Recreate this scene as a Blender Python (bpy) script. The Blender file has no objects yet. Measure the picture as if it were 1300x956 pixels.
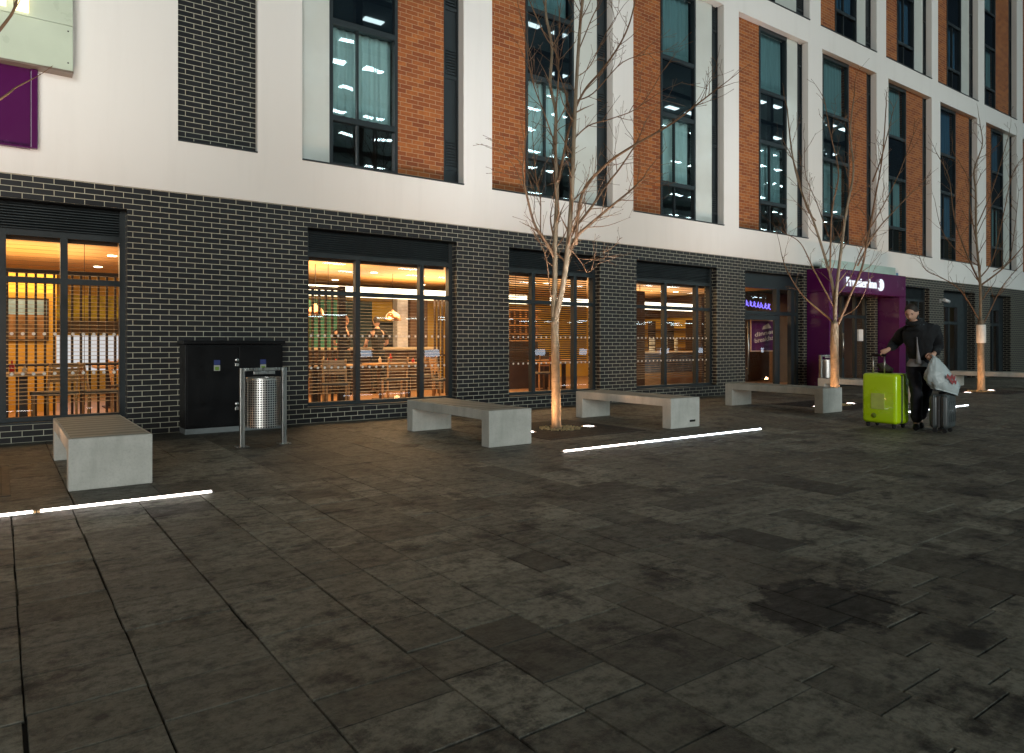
import bpy, bmesh, math, random
from mathutils import noise as mnoise
from mathutils import Vector, Matrix, Quaternion
R = math.radians
C = bpy.context.scene.collection
SC = bpy.context.scene
STRIP_W = 19; UP_W = 135; IN_W = 120; SUN_S = 1.36; SUN_EL = 9; SKY_S = .014     # lamp strengths
W = 10.45                       # facade plane (Y) ; camera stands at X=0, Y=0
TH = math.atan(650/894)         # camera turned 36 degrees to the right of the facade normal
SN, CS = math.sin(TH), math.cos(TH)

# ------------------------------------------------------------------ mesh helpers
class MB:
    def __init__(s): s.v = []; s.f = []; s.tone = []; s.smooth = []; s.t = 0.5
    def _add(s, vs, fs, smooth=False):
        o = len(s.v); s.v += [tuple(v) for v in vs]
        for f in fs:
            s.f.append(tuple(i+o for i in f)); s.tone.append(s.t); s.smooth.append(smooth)
        return s
    def quad(s, a, b, c, d): return s._add([a, b, c, d], [(0, 1, 2, 3)])
    def box(s, x0, x1, y0, y1, z0, z1):
        return s._add([(x0,y0,z0),(x1,y0,z0),(x1,y1,z0),(x0,y1,z0),(x0,y0,z1),(x1,y0,z1),(x1,y1,z1),(x0,y1,z1)],
                      [(3,2,1,0),(4,5,6,7),(0,1,5,4),(1,2,6,5),(2,3,7,6),(3,0,4,7)])
    def bbox(s, x0, x1, y0, y1, z0, z1, b=.005):          # box with chamfered edges
        bm = bmesh.new(); bmesh.ops.create_cube(bm, size=1)
        for v in bm.verts: v.co = Vector((x0+(v.co.x+.5)*(x1-x0), y0+(v.co.y+.5)*(y1-y0), z0+(v.co.z+.5)*(z1-z0)))
        bmesh.ops.bevel(bm, geom=bm.edges[:], offset=b, segments=2, affect='EDGES', profile=.6)
        s.bm(bm); bm.free(); return s
    def bm(s, bm, smooth=False):
        bm.verts.index_update()
        return s._add([v.co[:] for v in bm.verts], [[v.index for v in f.verts] for f in bm.faces], smooth)
    def tube(s, pts, rad, n=8, cap=True, smooth=True):
        pts = [Vector(p) for p in pts]
        if not hasattr(rad, '__len__'): rad = [rad]*len(pts)
        vs = []; ref = None
        for i, p in enumerate(pts):
            d = (pts[min(i+1, len(pts)-1)] - pts[max(i-1, 0)])
            if d.length < 1e-9: d = Vector((0,0,1))
            d.normalize()
            if ref is None: ref = Vector((1,0,0)) if abs(d.x) < .9 else Vector((0,1,0))
            ref = ref - d*ref.dot(d)
            if ref.length < 1e-6: ref = d.orthogonal()
            ref.normalize(); b = d.cross(ref)
            for k in range(n):
                a = 2*math.pi*k/n
                vs.append(p + (ref*math.cos(a) + b*math.sin(a))*rad[i])
        fs = []
        for i in range(len(pts)-1):
            for k in range(n):
                k2 = (k+1) % n
                fs.append((i*n+k, i*n+k2, (i+1)*n+k2, (i+1)*n+k))
        s._add(vs, fs, smooth)
        if cap:
            o = len(s.v)-len(vs)
            s.f.append(tuple(o+k for k in reversed(range(n)))); s.tone.append(s.t); s.smooth.append(False)
            s.f.append(tuple(o+(len(pts)-1)*n+k for k in range(n))); s.tone.append(s.t); s.smooth.append(False)
        return s
    def lathe(s, c, prof, n=24, smooth=True):             # prof: (radius, z) list about the vertical through c
        vs = []
        for r, z in prof:
            for k in range(n):
                a = 2*math.pi*k/n; vs.append((c[0]+r*math.cos(a), c[1]+r*math.sin(a), c[2]+z))
        fs = []
        for i in range(len(prof)-1):
            for k in range(n):
                k2 = (k+1) % n; fs.append((i*n+k, i*n+k2, (i+1)*n+k2, (i+1)*n+k))
        return s._add(vs, fs, smooth)
    def disc(s, c, r, axis='z', n=20):
        vs = []
        for k in range(n):
            a = 2*math.pi*k/n
            vs.append((c[0]+r*math.cos(a), c[1]+r*math.sin(a), c[2]) if axis == 'z' else (c[0]+r*math.cos(a), c[1], c[2]+r*math.sin(a)))
        return s._add(vs, [tuple(range(n))])
    def xform(s, M, start=0):
        s.v[start:] = [tuple(M @ Vector(v)) for v in s.v[start:]]; return s
    def build(s, name, mat, parent=None, world=False):
        off = Vector(parent.matrix_basis.translation) if (parent and world) else Vector((0,0,0))
        if parent and world and parent.parent: off += Vector(parent.parent.matrix_basis.translation)
        me = bpy.data.meshes.new(name)
        me.from_pydata([tuple(Vector(v)-off) for v in s.v], [], s.f)
        uv = me.uv_layers.new(name='UV')
        at = me.attributes.new('tone', 'FLOAT', 'FACE')
        at.data.foreach_set('value', s.tone)
        me.polygons.foreach_set('use_smooth', s.smooth)
        for p in me.polygons:
            nx, ny, nz = abs(p.normal.x), abs(p.normal.y), abs(p.normal.z)
            for li in p.loop_indices:
                v = s.v[me.loops[li].vertex_index]
                if nz > nx and nz > ny: uv.data[li].uv = (v[0], v[1])
                elif nx > ny: uv.data[li].uv = (v[1], v[2])
                else: uv.data[li].uv = (v[0], v[2])
        me.materials.append(mat)
        o = bpy.data.objects.new(name, me); C.objects.link(o)
        if parent: o.parent = parent
        return o

def tag(o, label, cat, group=None):
    o['label'] = label; o['category'] = cat
    if group: o['group'] = group
    return o
def empty(name, loc=(0,0,0), rz=0):
    o = bpy.data.objects.new(name, None); C.objects.link(o); o.location = loc; o.rotation_euler = (0,0,rz)
    o.empty_display_size = .2
    return o
def thing(name, label, cat, loc=(0,0,0), rz=0, group=None):
    return tag(empty(name, loc, rz), label, cat, group)
def dup(o, loc=None, rz=None, label=None, parent=None):
    c = o.copy(); C.objects.link(c)
    if parent: c.parent = parent
    if loc is not None: c.location = loc
    if rz is not None: c.rotation_euler = (0,0,rz)
    if label: c['label'] = label
    for ch in list(o.children): dup(ch, parent=c)
    return c
def structure(o): o['kind'] = 'structure'; return o

# ------------------------------------------------------------------ materials
MATS = {}
def nodes(name):
    m = bpy.data.materials.new(name); m.use_nodes = True
    nt = m.node_tree; nt.nodes.clear()
    out = nt.nodes.new('ShaderNodeOutputMaterial')
    return m, nt, out
def N(nt, typ, **kw):
    n = nt.nodes.new(typ)
    for k, v in kw.items():
        if k in n.inputs.keys() if isinstance(k, str) else False: n.inputs[k].default_value = v
        else: setattr(n, k, v)
    return n
def L(nt, a, b): nt.links.new(a, b)
def col(c): return (c[0], c[1], c[2], 1)
def mixc(nt, fac, a, b, blend='MIX'):
    n = nt.nodes.new('ShaderNodeMix'); n.data_type = 'RGBA'; n.blend_type = blend
    for sock, v in ((n.inputs[0], fac), (n.inputs[6], a), (n.inputs[7], b)):
        if hasattr(v, 'is_output'): nt.links.new(v, sock)
        elif isinstance(v, (tuple, list)): sock.default_value = col(v)
        else: sock.default_value = v
    return n.outputs[2]
def ramp(nt, src, a, b, lo=0., hi=1.):
    n = nt.nodes.new('ShaderNodeMapRange'); nt.links.new(src, n.inputs[0])
    n.inputs[1].default_value = lo; n.inputs[2].default_value = hi; n.inputs[3].default_value = a; n.inputs[4].default_value = b
    return n.outputs[0]
def noise(nt, coord, scale, detail=4, rough=.6, vscale=None):
    n = nt.nodes.new('ShaderNodeTexNoise'); n.inputs['Scale'].default_value = scale
    n.inputs['Detail'].default_value = detail; n.inputs['Roughness'].default_value = rough
    if vscale:
        mp = nt.nodes.new('ShaderNodeMapping'); mp.inputs['Scale'].default_value = vscale
        nt.links.new(coord, mp.inputs[0]); coord = mp.outputs[0]
    nt.links.new(coord, n.inputs['Vector']); return n.outputs[0]
def coords(nt, kind='Object'):
    return nt.nodes.new('ShaderNodeTexCoord').outputs[kind]
def bump(nt, h, strength, dist):
    b = nt.nodes.new('ShaderNodeBump'); b.inputs['Strength'].default_value = strength; b.inputs['Distance'].default_value = dist
    nt.links.new(h, b.inputs['Height']); return b.outputs[0]

def mat(name, base, rough=.5, metal=0., var=.15, nscale=6, bumps=0., bscale=60, spec=.5, vscale=None, coat=0., rvar=.1):
    if name in MATS: return MATS[name]
    m, nt, out = nodes(name)
    p = nt.nodes.new('ShaderNodeBsdfPrincipled'); co = coords(nt)
    nz = noise(nt, co, nscale, 5, .6, vscale)
    a = tuple(x*(1-var) for x in base); b = tuple(min(1, x*(1+var)) for x in base)
    L(nt, mixc(nt, ramp(nt, nz, 0, 1, .3, .7), a, b), p.inputs['Base Color'])
    L(nt, ramp(nt, nz, max(.005, rough-rvar), min(1, rough+rvar), .3, .7), p.inputs['Roughness'])
    p.inputs['Metallic'].default_value = metal; p.inputs['Specular IOR Level'].default_value = spec
    p.inputs['Coat Weight'].default_value = coat
    if bumps: L(nt, bump(nt, noise(nt, co, bscale, 3), bumps, .01), p.inputs['Normal'])
    L(nt, p.outputs[0], out.inputs[0]); MATS[name] = m; return m

def emit(name, c, s):
    if name in MATS: return MATS[name]
    m, nt, out = nodes(name); e = nt.nodes.new('ShaderNodeEmission')
    e.inputs[0].default_value = col(c); e.inputs[1].default_value = s
    L(nt, e.outputs[0], out.inputs[0]); MATS[name] = m; return m

def brick_mat(name, c1, c2, mortar, bw, bh, ms, rough, odd=None):
    m, nt, out = nodes(name); p = nt.nodes.new('ShaderNodeBsdfPrincipled'); uv = coords(nt, 'UV')
    t = nt.nodes.new('ShaderNodeTexBrick'); L(nt, uv, t.inputs['Vector'])
    t.inputs['Scale'].default_value = 1; t.inputs['Brick Width'].default_value = bw; t.inputs['Row Height'].default_value = bh
    t.inputs['Mortar Size'].default_value = ms; t.inputs['Mortar Smooth'].default_value = .25; t.inputs['Bias'].default_value = 0
    t.inputs['Color1'].default_value = col(c1); t.inputs['Color2'].default_value = col(c2)
    nz = noise(nt, uv, 14, 5); big = noise(nt, uv, .9, 3)
    mv = mixc(nt, ramp(nt, nz, 0, 1, .25, .75), tuple(x*.75 for x in mortar), mortar)
    mv = mixc(nt, ramp(nt, big, 0, .3, .45, .7), mv, tuple(x*.5 for x in mortar))
    bc = mixc(nt, ramp(nt, nz, 0, .55, .3, .8), t.outputs['Color'], tuple(x*.55 for x in c1))
    L(nt, mixc(nt, t.outputs['Fac'], bc, mv), p.inputs['Base Color'])
    L(nt, mixc(nt, t.outputs['Fac'], (rough,)*3, (.9,)*3), p.inputs['Roughness'])
    h = nt.nodes.new('ShaderNodeMath'); h.operation = 'MULTIPLY_ADD'; L(nt, t.outputs['Fac'], h.inputs[0]); h.inputs[1].default_value = -1
    L(nt, ramp(nt, noise(nt, uv, 90, 2), 0, .25), h.inputs[2])
    L(nt, bump(nt, h.outputs[0], .7, .006), p.inputs['Normal'])
    L(nt, p.outputs[0], out.inputs[0]); MATS[name] = m; return m

def glass_mat(name, tint=(1,1,1), f0=.05, rough=0., wob=.0, gain=1.):
    m, nt, out = nodes(name)
    tr = nt.nodes.new('ShaderNodeBsdfTransparent'); tr.inputs[0].default_value = col(tint)
    gl = nt.nodes.new('ShaderNodeBsdfGlossy'); gl.inputs['Roughness'].default_value = rough
    lw = nt.nodes.new('ShaderNodeLayerWeight'); lw.inputs[0].default_value = .5
    pw = nt.nodes.new('ShaderNodeMath'); pw.operation = 'POWER'; L(nt, lw.outputs['Facing'], pw.inputs[0]); pw.inputs[1].default_value = 5
    ma = nt.nodes.new('ShaderNodeMath'); ma.operation = 'MULTIPLY_ADD'; ma.use_clamp = True
    L(nt, pw.outputs[0], ma.inputs[0]); ma.inputs[1].default_value = 1-f0; ma.inputs[2].default_value = f0
    mg = nt.nodes.new('ShaderNodeMath'); mg.operation = 'MULTIPLY'; mg.use_clamp = True; L(nt, ma.outputs[0], mg.inputs[0]); mg.inputs[1].default_value = gain
    if wob: L(nt, bump(nt, noise(nt, coords(nt), 1.3, 2), wob, .02), gl.inputs['Normal'])
    mx = nt.nodes.new('ShaderNodeMixShader'); L(nt, mg.outputs[0], mx.inputs[0]); L(nt, tr.outputs[0], mx.inputs[1]); L(nt, gl.outputs[0], mx.inputs[2])
    L(nt, mx.outputs[0], out.inputs[0]); MATS[name] = m; return m

M_DBRICK = brick_mat('glazed_dark_brick', (.0042,.0044,.0058), (.0125,.0120,.0140), (.62,.60,.47), .218, .0725, .0044, .36)
M_RBRICK = brick_mat('orange_brick', (.23,.054,.011), (.43,.135,.027), (.52,.36,.22), .225, .075, .0045, .75)
M_FRAME = mat('grey_metal_frame', (.014,.021,.024), .42, .0, .15, 3)
M_GLASS = glass_mat('shopfront_glass', (.96,.98,.97), .045, 0, .02, 1.3)
M_GLASSU = glass_mat('bedroom_glass', (.74,.90,.93), .07, .0, .05, 1.9)
M_SPAND = mat('dark_spandrel_glass', (.004,.008,.012), .012, 0, .2, 2, spec=.6, rvar=.0)
M_PANEL = mat('white_glass_panel', (.60,.63,.58), .12, 0, .03, 2, spec=.6, rvar=.03)
M_PURPLE = mat('purple_panel', (.072,.0050,.066), .25, 0, .08, 1.5, spec=.35, coat=.08, rvar=.05)
M_WOOD = mat('oak_wood', (.52,.28,.11), .45, 0, .25, 3, vscale=(1,8,8))
M_DWOOD = mat('dark_wood', (.045,.022,.012), .5, 0, .25, 4)
M_STEEL = mat('brushed_steel', (.50,.49,.46), .3, 1, .1, 30, vscale=(1,1,.05))
M_BLACK = mat('black_paint', (.0025,.0025,.003), .42, 0, .2, 4, spec=.22)
M_SKIN = mat('skin', (.64,.38,.27), .5, 0, .08, 20)
M_HAIR = mat('dark_hair', (.025,.016,.010), .6, 0, .3, 60, bumps=.5, bscale=120)

def render_mat():
    m, nt, out = nodes('white_render'); p = nt.nodes.new('ShaderNodeBsdfPrincipled'); co = coords(nt)
    st = noise(nt, co, 1.6, 6, .65, (1.4,1,.12)); bl = noise(nt, co, .55, 4)
    c = mixc(nt, ramp(nt, st, 0, .35, .5, .8), (.80,.79,.75), (.64,.63,.59))
    c = mixc(nt, ramp(nt, bl, 0, .3, .4, .7), c, (.76,.745,.70))
    L(nt, c, p.inputs['Base Color']); p.inputs['Roughness'].default_value = .85
    L(nt, bump(nt, noise(nt, co, 160, 3), .25, .004), p.inputs['Normal'])
    L(nt, p.outputs[0], out.inputs[0]); return m
M_RENDER = render_mat()

def concrete_mat():
    m, nt, out = nodes('pale_concrete'); p = nt.nodes.new('ShaderNodeBsdfPrincipled'); co = coords(nt)
    a = noise(nt, co, 5, 6, .65); b = noise(nt, co, 55, 3); st = noise(nt, co, 3, 5, .6, (3,3,.5))
    c = mixc(nt, ramp(nt, a, 0, 1, .3, .7), (.40,.40,.36), (.52,.52,.47))
    c = mixc(nt, ramp(nt, b, 0, .35, .5, .75), c, (.25,.25,.22))
    c = mixc(nt, ramp(nt, st, 0, .45, .5, .75), c, (.30,.30,.26))
    L(nt, c, p.inputs['Base Color']); p.inputs['Roughness'].default_value = .7
    L(nt, bump(nt, b, .25, .004), p.inputs['Normal'])
    L(nt, p.outputs[0], out.inputs[0]); return m
M_CONC = concrete_mat()
def seat_mat():
    m, nt, out = nodes('bench_top'); p = nt.nodes.new('ShaderNodeBsdfPrincipled'); co = coords(nt)
    w = nt.nodes.new('ShaderNodeTexWave'); w.wave_type = 'BANDS'; w.bands_direction = 'Y'; w.inputs['Scale'].default_value = 1.5
    w.inputs['Distortion'].default_value = .3; w.inputs['Detail'].default_value = 2; L(nt, co, w.inputs[0])
    a = noise(nt, co, 8, 6)
    c = mixc(nt, ramp(nt, w.outputs[1], 0, 1, .3, .7), (.20,.21,.18), (.34,.35,.30))
    c = mixc(nt, ramp(nt, a, 0, .5, .35, .7), c, (.17,.17,.14))
    L(nt, c, p.inputs['Base Color']); p.inputs['Roughness'].default_value = .6
    L(nt, bump(nt, noise(nt, co, 60, 3), .2, .004), p.inputs['Normal'])
    L(nt, p.outputs[0], out.inputs[0]); return m
M_SEAT = seat_mat()

def paving_mat():
    m, nt, out = nodes('paving_stone'); p = nt.nodes.new('ShaderNodeBsdfPrincipled'); co = coords(nt)
    at = nt.nodes.new('ShaderNodeAttribute'); at.attribute_name = 'tone'; tone = at.outputs['Fac']
    n5 = noise(nt, co, 24, 6, .75, (1.3,1,1))
    n1 = noise(nt, co, 1.3, 7, .68); n2 = noise(nt, co, 9, 6, .7, (1,1.6,1)); n3 = noise(nt, co, 60, 3); n4 = noise(nt, co, .35, 4)
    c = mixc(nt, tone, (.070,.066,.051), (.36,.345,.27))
    c = mixc(nt, ramp(nt, n2, 0, .8, .48, .66), c, (.062,.058,.046))
    c = mixc(nt, ramp(nt, n1, 0, .75, .50, .62), c, (.075,.066,.050))
    c = mixc(nt, ramp(nt, n4, 0, .6, .45, .6), c, (.155,.135,.10))
    c = mixc(nt, ramp(nt, n3, 0, .35, .55, .75), c, (.03,.028,.024))
    c = mixc(nt, ramp(nt, n5, 0, .62, .46, .68), c, (.026,.024,.018))
    c = mixc(nt, ramp(nt, noise(nt, co, 2.6, 8, .75), 0, .9, .53, .63), c, (.020,.019,.016))
    # spilled drink: a dark patch with a ragged edge
    sub = nt.nodes.new('ShaderNodeVectorMath'); sub.operation = 'SUBTRACT'; L(nt, co, sub.inputs[0]); sub.inputs[1].default_value = (3.10,1.80,0)
    sc = nt.nodes.new('ShaderNodeVectorMath'); sc.operation = 'MULTIPLY'; L(nt, sub.outputs[0], sc.inputs[0]); sc.inputs[1].default_value = (2.2,3.1,1)
    ln = nt.nodes.new('ShaderNodeVectorMath'); ln.operation = 'LENGTH'; L(nt, sc.outputs[0], ln.inputs[0])
    ad = nt.nodes.new('ShaderNodeMath'); ad.operation = 'MULTIPLY_ADD'; L(nt, noise(nt, co, 7, 6, .7), ad.inputs[0]); ad.inputs[1].default_value = 2.0; L(nt, ln.outputs['Value'], ad.inputs[2])
    c = mixc(nt, ramp(nt, ad.outputs[0], .9, 0, 1.75, 1.95), c, (.006,.0055,.005))
    # small spots of chewing gum and drips
    vo = nt.nodes.new('ShaderNodeTexVoronoi'); vo.inputs['Scale'].default_value = 4.2; L(nt, co, vo.inputs['Vector'])
    c = mixc(nt, ramp(nt, vo.outputs['Distance'], .75, 0, .07, .13), c, (.025,.023,.02))
    L(nt, c, p.inputs['Base Color'])
    L(nt, ramp(nt, n2, .42, .75, .3, .7), p.inputs['Roughness']); p.inputs['Specular IOR Level'].default_value = .35
    hb = nt.nodes.new('ShaderNodeMath'); hb.operation = 'MULTIPLY_ADD'; L(nt, n3, hb.inputs[0]); hb.inputs[1].default_value = .35; L(nt, n2, hb.inputs[2])
    hc = nt.nodes.new('ShaderNodeMath'); hc.operation = 'MULTIPLY_ADD'; L(nt, n5, hc.inputs[0]); hc.inputs[1].default_value = .9; L(nt, hb.outputs[0], hc.inputs[2])
    L(nt, bump(nt, hc.outputs[0], .9, .009), p.inputs['Normal'])
    L(nt, p.outputs[0], out.inputs[0]); return m
M_PAVE = paving_mat()
def joint_mat():
    m, nt, out = nodes('joint_sand'); p = nt.nodes.new('ShaderNodeBsdfPrincipled'); co = coords(nt)
    c = mixc(nt, ramp(nt, noise(nt, co, 1.1, 5, .6), 0, 1, .52, .62), (.005,.0045,.004), (.20,.185,.13))
    L(nt, c, p.inputs['Base Color']); p.inputs['Roughness'].default_value = .95
    L(nt, p.outputs[0], out.inputs[0]); return m
M_JOINT = joint_mat()
M_GROUND = mat('ground_far', (.10,.095,.08), .8, 0, .4, 2)

# ------------------------------------------------------------------ ground
g = MB().quad((-150,-150,-.05),(200,-150,-.05),(200,150,-.05),(-150,150,-.05)).build('ground', M_GROUND); structure(g)
def paving():
    rnd = random.Random(5); m = MB(); j = MB()
    j.quad((-7,-5,-.011),(42,-5,-.011),(42,W+.3,-.011),(-7,W+.3,-.011))
    def slab(x0, x1, y0, y1, tone, gap):
        gx = gap*rnd.uniform(.6,1.5); gy = gap*rnd.uniform(.6,1.4); x0 += gx; x1 -= gx*rnd.uniform(.5,1.3); y0 += gy; y1 -= gy*rnd.uniform(.5,1.3)
        z = rnd.gauss(0,.0007); tx = rnd.gauss(0,.0009); ty = rnd.gauss(0,.0009); b = .0022
        cx, cy = (x0+x1)/2, (y0+y1)/2
        m.t = tone
        top = [(x0+b,y0+b),(x1-b,y0+b),(x1-b,y1-b),(x0+b,y1-b)]; bot = [(x0,y0),(x1,y0),(x1,y1),(x0,y1)]
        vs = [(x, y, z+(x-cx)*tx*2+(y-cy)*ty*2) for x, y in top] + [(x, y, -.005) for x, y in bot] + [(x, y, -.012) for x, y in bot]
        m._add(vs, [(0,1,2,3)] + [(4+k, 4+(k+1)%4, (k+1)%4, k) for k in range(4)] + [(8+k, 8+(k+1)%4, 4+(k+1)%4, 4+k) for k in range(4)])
    x = -6.6 + .395
    while x < 40:
        w = rnd.choice((.43,.43,.36,.28)) if x < 1.4 else rnd.choice((.22,.30,.45,.30)); y = -4.8 + rnd.uniform(0,.5)
        while y < 5.95:
            ln = rnd.choice((.22,.28,.32,.34,.38,.46))
            y1 = min(y+ln, 6.05)
            if 6.05-y1 < .12: y1 = 6.05
            t = min(1, max(0, rnd.gauss(.46,.20)))
            slab(x, min(x+w,40.3), y, y1, t, rnd.choice((.0022,.0028,.0034,.0042,.0055)))
            y = y1
        x += w
    # bigger slabs in the strip by the building, paler round the benches
    x = -6.6
    while x < 40:
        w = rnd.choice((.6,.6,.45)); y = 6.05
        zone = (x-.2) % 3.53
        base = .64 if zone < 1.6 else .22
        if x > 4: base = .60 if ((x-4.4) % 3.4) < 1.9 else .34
        while y < W+.1:
            ln = rnd.choice((.45,.6,.6,.9)); y1 = min(y+ln, W+.1)
            if W+.1-y1 < .15: y1 = W+.1
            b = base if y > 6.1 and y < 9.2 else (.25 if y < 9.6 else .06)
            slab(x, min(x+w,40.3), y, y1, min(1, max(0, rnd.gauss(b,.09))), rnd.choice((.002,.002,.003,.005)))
            y = y1
        x += w
    structure(m.build('pavement', M_PAVE)); structure(j.build('pavement_joints', M_JOINT))
paving()

# ------------------------------------------------------------------ the hotel
HX0, HX1 = -8.0, 42.0
HOTEL = thing('hotel_building', 'large white rendered hotel with dark glazed brick ground floor and tall orange brick window bays', 'hotel', (17, W, 0))
def HB(m, name, material, parent=None): return m.build(name, material, parent or HOTEL, world=True)
OPENS = [(-8.0,-5.9,'w'),(-4.9,-2.25,'w'),(-1.35,1.35,'w'),(3.77,6.41,'w'),(7.53,9.80,'w'),(10.84,13.49,'w'),(14.56,17.05,'d'),(17.75,20.75,'p'),
         (22.6,24.24,'w'),(25.28,27.73,'n'),(29.01,30.91,'n'),(32.5,35.0,'w'),(36.1,38.6,'w'),(39.4,42.0,'w')]
ZT, ZB, ZTOP = 2.975, .24, 3.27
base = MB(); prev = HX0
for x0, x1, k in OPENS:
    if x0 > prev: base.box(prev, x0, W, W+.36, 0, ZT)
    if k in 'w': base.box(x0, x1, W, W+.36, 0, ZB-.02)
    prev = x1
base.box(HX0, HX1, W, W+.36, ZT, ZTOP)
HB(base, 'brick_base', M_DBRICK)
pl = MB(); prev = HX0
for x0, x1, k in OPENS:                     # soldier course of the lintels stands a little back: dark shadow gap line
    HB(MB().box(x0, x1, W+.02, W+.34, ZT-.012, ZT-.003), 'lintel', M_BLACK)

# upper bays: (left edge, right edge, [(kind, to_x)...])
def spec(b): return b
LOW = [(-7.1,-4.2,[('panel',-6.6),('window',-5.4),('brick',-4.5),('louvre',-4.2)]),
       (3.68,6.54,[('panel',4.17),('window',5.35),('brick',6.24),('louvre',6.54)]),
       (7.14,10.13,[('brick',8.02),('window',9.22),('panel',9.84),('louvre',10.13)]),
       (10.72,13.72,[('brick',11.74),('window',12.91),('panel',13.49),('louvre',13.72)]),
       (14.29,17.24,[('brick',15.33),('window',16.52),('panel',17.0),('louvre',17.24)]),
       (17.92,20.82,[('panel',18.2),('window',19.57),('brick',20.58),('louvre',20.82)]),
       (21.52,24.35,[('panel',21.62),('window',22.98),('brick',24.1),('louvre',24.35)]),
       (24.97,27.86,[('panel',25.07),('window',26.52),('brick',27.6),('louvre',27.86)]),
       (28.6,31.44,[('brick',29.5),('window',30.6),('panel',31.2),('louvre',31.44)]),
       (32.05,34.95,[('brick',33.0),('window',34.2),('panel',34.7),('louvre',34.95)]),
       (35.6,38.5,[('brick',36.6),('window',37.8),('panel',38.25),('louvre',38.5)])]
UP = [(a, b, s) for a, b, s in LOW[:4]] + \
     [(14.3,17.31,[('brick',15.0),('window',16.0),('panel',16.95),('louvre',17.31)]),
      (17.84,20.82,[('brick',18.85),('window',20.0),('panel',20.5),('louvre',20.82)]),
      (21.38,24.35,[('brick',22.4),('window',23.5),('panel',24.1),('louvre',24.35)]),
      (24.8,27.93,[('brick',25.85),('window',26.95),('panel',27.6),('louvre',27.93)]),
      (28.46,31.44,[('window',29.9),('brick',31.15),('louvre',31.44)]),
      (32.05,34.95,[('brick',33.0),('window',34.2),('panel',34.7),('louvre',34.95)]),
      (35.6,38.5,[('brick',36.6),('window',37.8),('panel',38.25),('louvre',38.5)])]
TIERS = [(LOW, 3.97, 9.15), (UP, 9.75, 15.0)]
YF, YB, RZ = W-.022, W+.40, .165          # render face, back of wall, recess depth
wall = MB()
wall.box(HX0, HX1, YF, YB, ZTOP, 3.97); wall.box(HX0, HX1, YF, YB, 9.15, 9.75); wall.box(HX0, HX1, YF, YB, 15.0, 15.7)
for bays, z0, z1 in TIERS:
    prev = HX0
    holes = sorted([(a, b) for a, b, s in bays] + [(1.96, 3.02)])
    for a, b in holes:
        wall.box(prev, a, YF, YB, z0, z1); prev = b
    wall.box(prev, HX1, YF, YB, z0, z1)
HB(wall, 'rendered_wall', M_RENDER)
for bays, z0, z1 in TIERS:
    HB(MB().box(1.96, 3.02, W+.07, W+.30, z0, z1), 'dark_brick_panel', M_DBRICK)
# sills: thin metal lips under every bay
sl = MB()
for bays, z0, z1 in TIERS:
    for a, b, s in bays: HB(MB().box(a, b, W-.045, W+RZ, z0+.002, z0+.022), 'sill', M_FRAME)
    HB(MB().box(1.96, 3.02, W-.04, W+.068, z0+.002, z0+.02), 'sill', M_FRAME)

CURT = []
def curtain_mat(name, c):
    m, nt, out = nodes(name); p = nt.nodes.new('ShaderNodeBsdfPrincipled'); co = coords(nt)
    L(nt, mixc(nt, ramp(nt, noise(nt, co, 3, 4, .6, (4,1,.3)), 0, 1, .3, .7), tuple(x*.8 for x in c), c), p.inputs['Base Color'])
    p.inputs['Roughness'].default_value = .9; L(nt, p.outputs[0], out.inputs[0]); return m
M_CURT = [curtain_mat('pale_curtain', (.50,.61,.57)), curtain_mat('dim_curtain', (.19,.29,.29)), curtain_mat('dusk_curtain', (.045,.11,.18))]  # darker two carry dimness and the blue dusk reflection in their colour
def curtain(x0, x1, y, z0, z1, seed):
    rnd = random.Random(seed); n = int((x1-x0)/.022); m = MB(); ph = rnd.uniform(0,6); fr = rnd.uniform(38,52)
    vs = []
    for i in range(n+1):
        x = x0+(x1-x0)*i/n; d = .028*math.sin(x*fr+ph+1.2*math.sin(x*5+ph))
        vs += [(x, y+d*1.2, z0), (x, y+d*.7, z1)]
    m._add(vs, [(2*i, 2*i+2, 2*i+3, 2*i+1) for i in range(n)], True)
    return m
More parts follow.
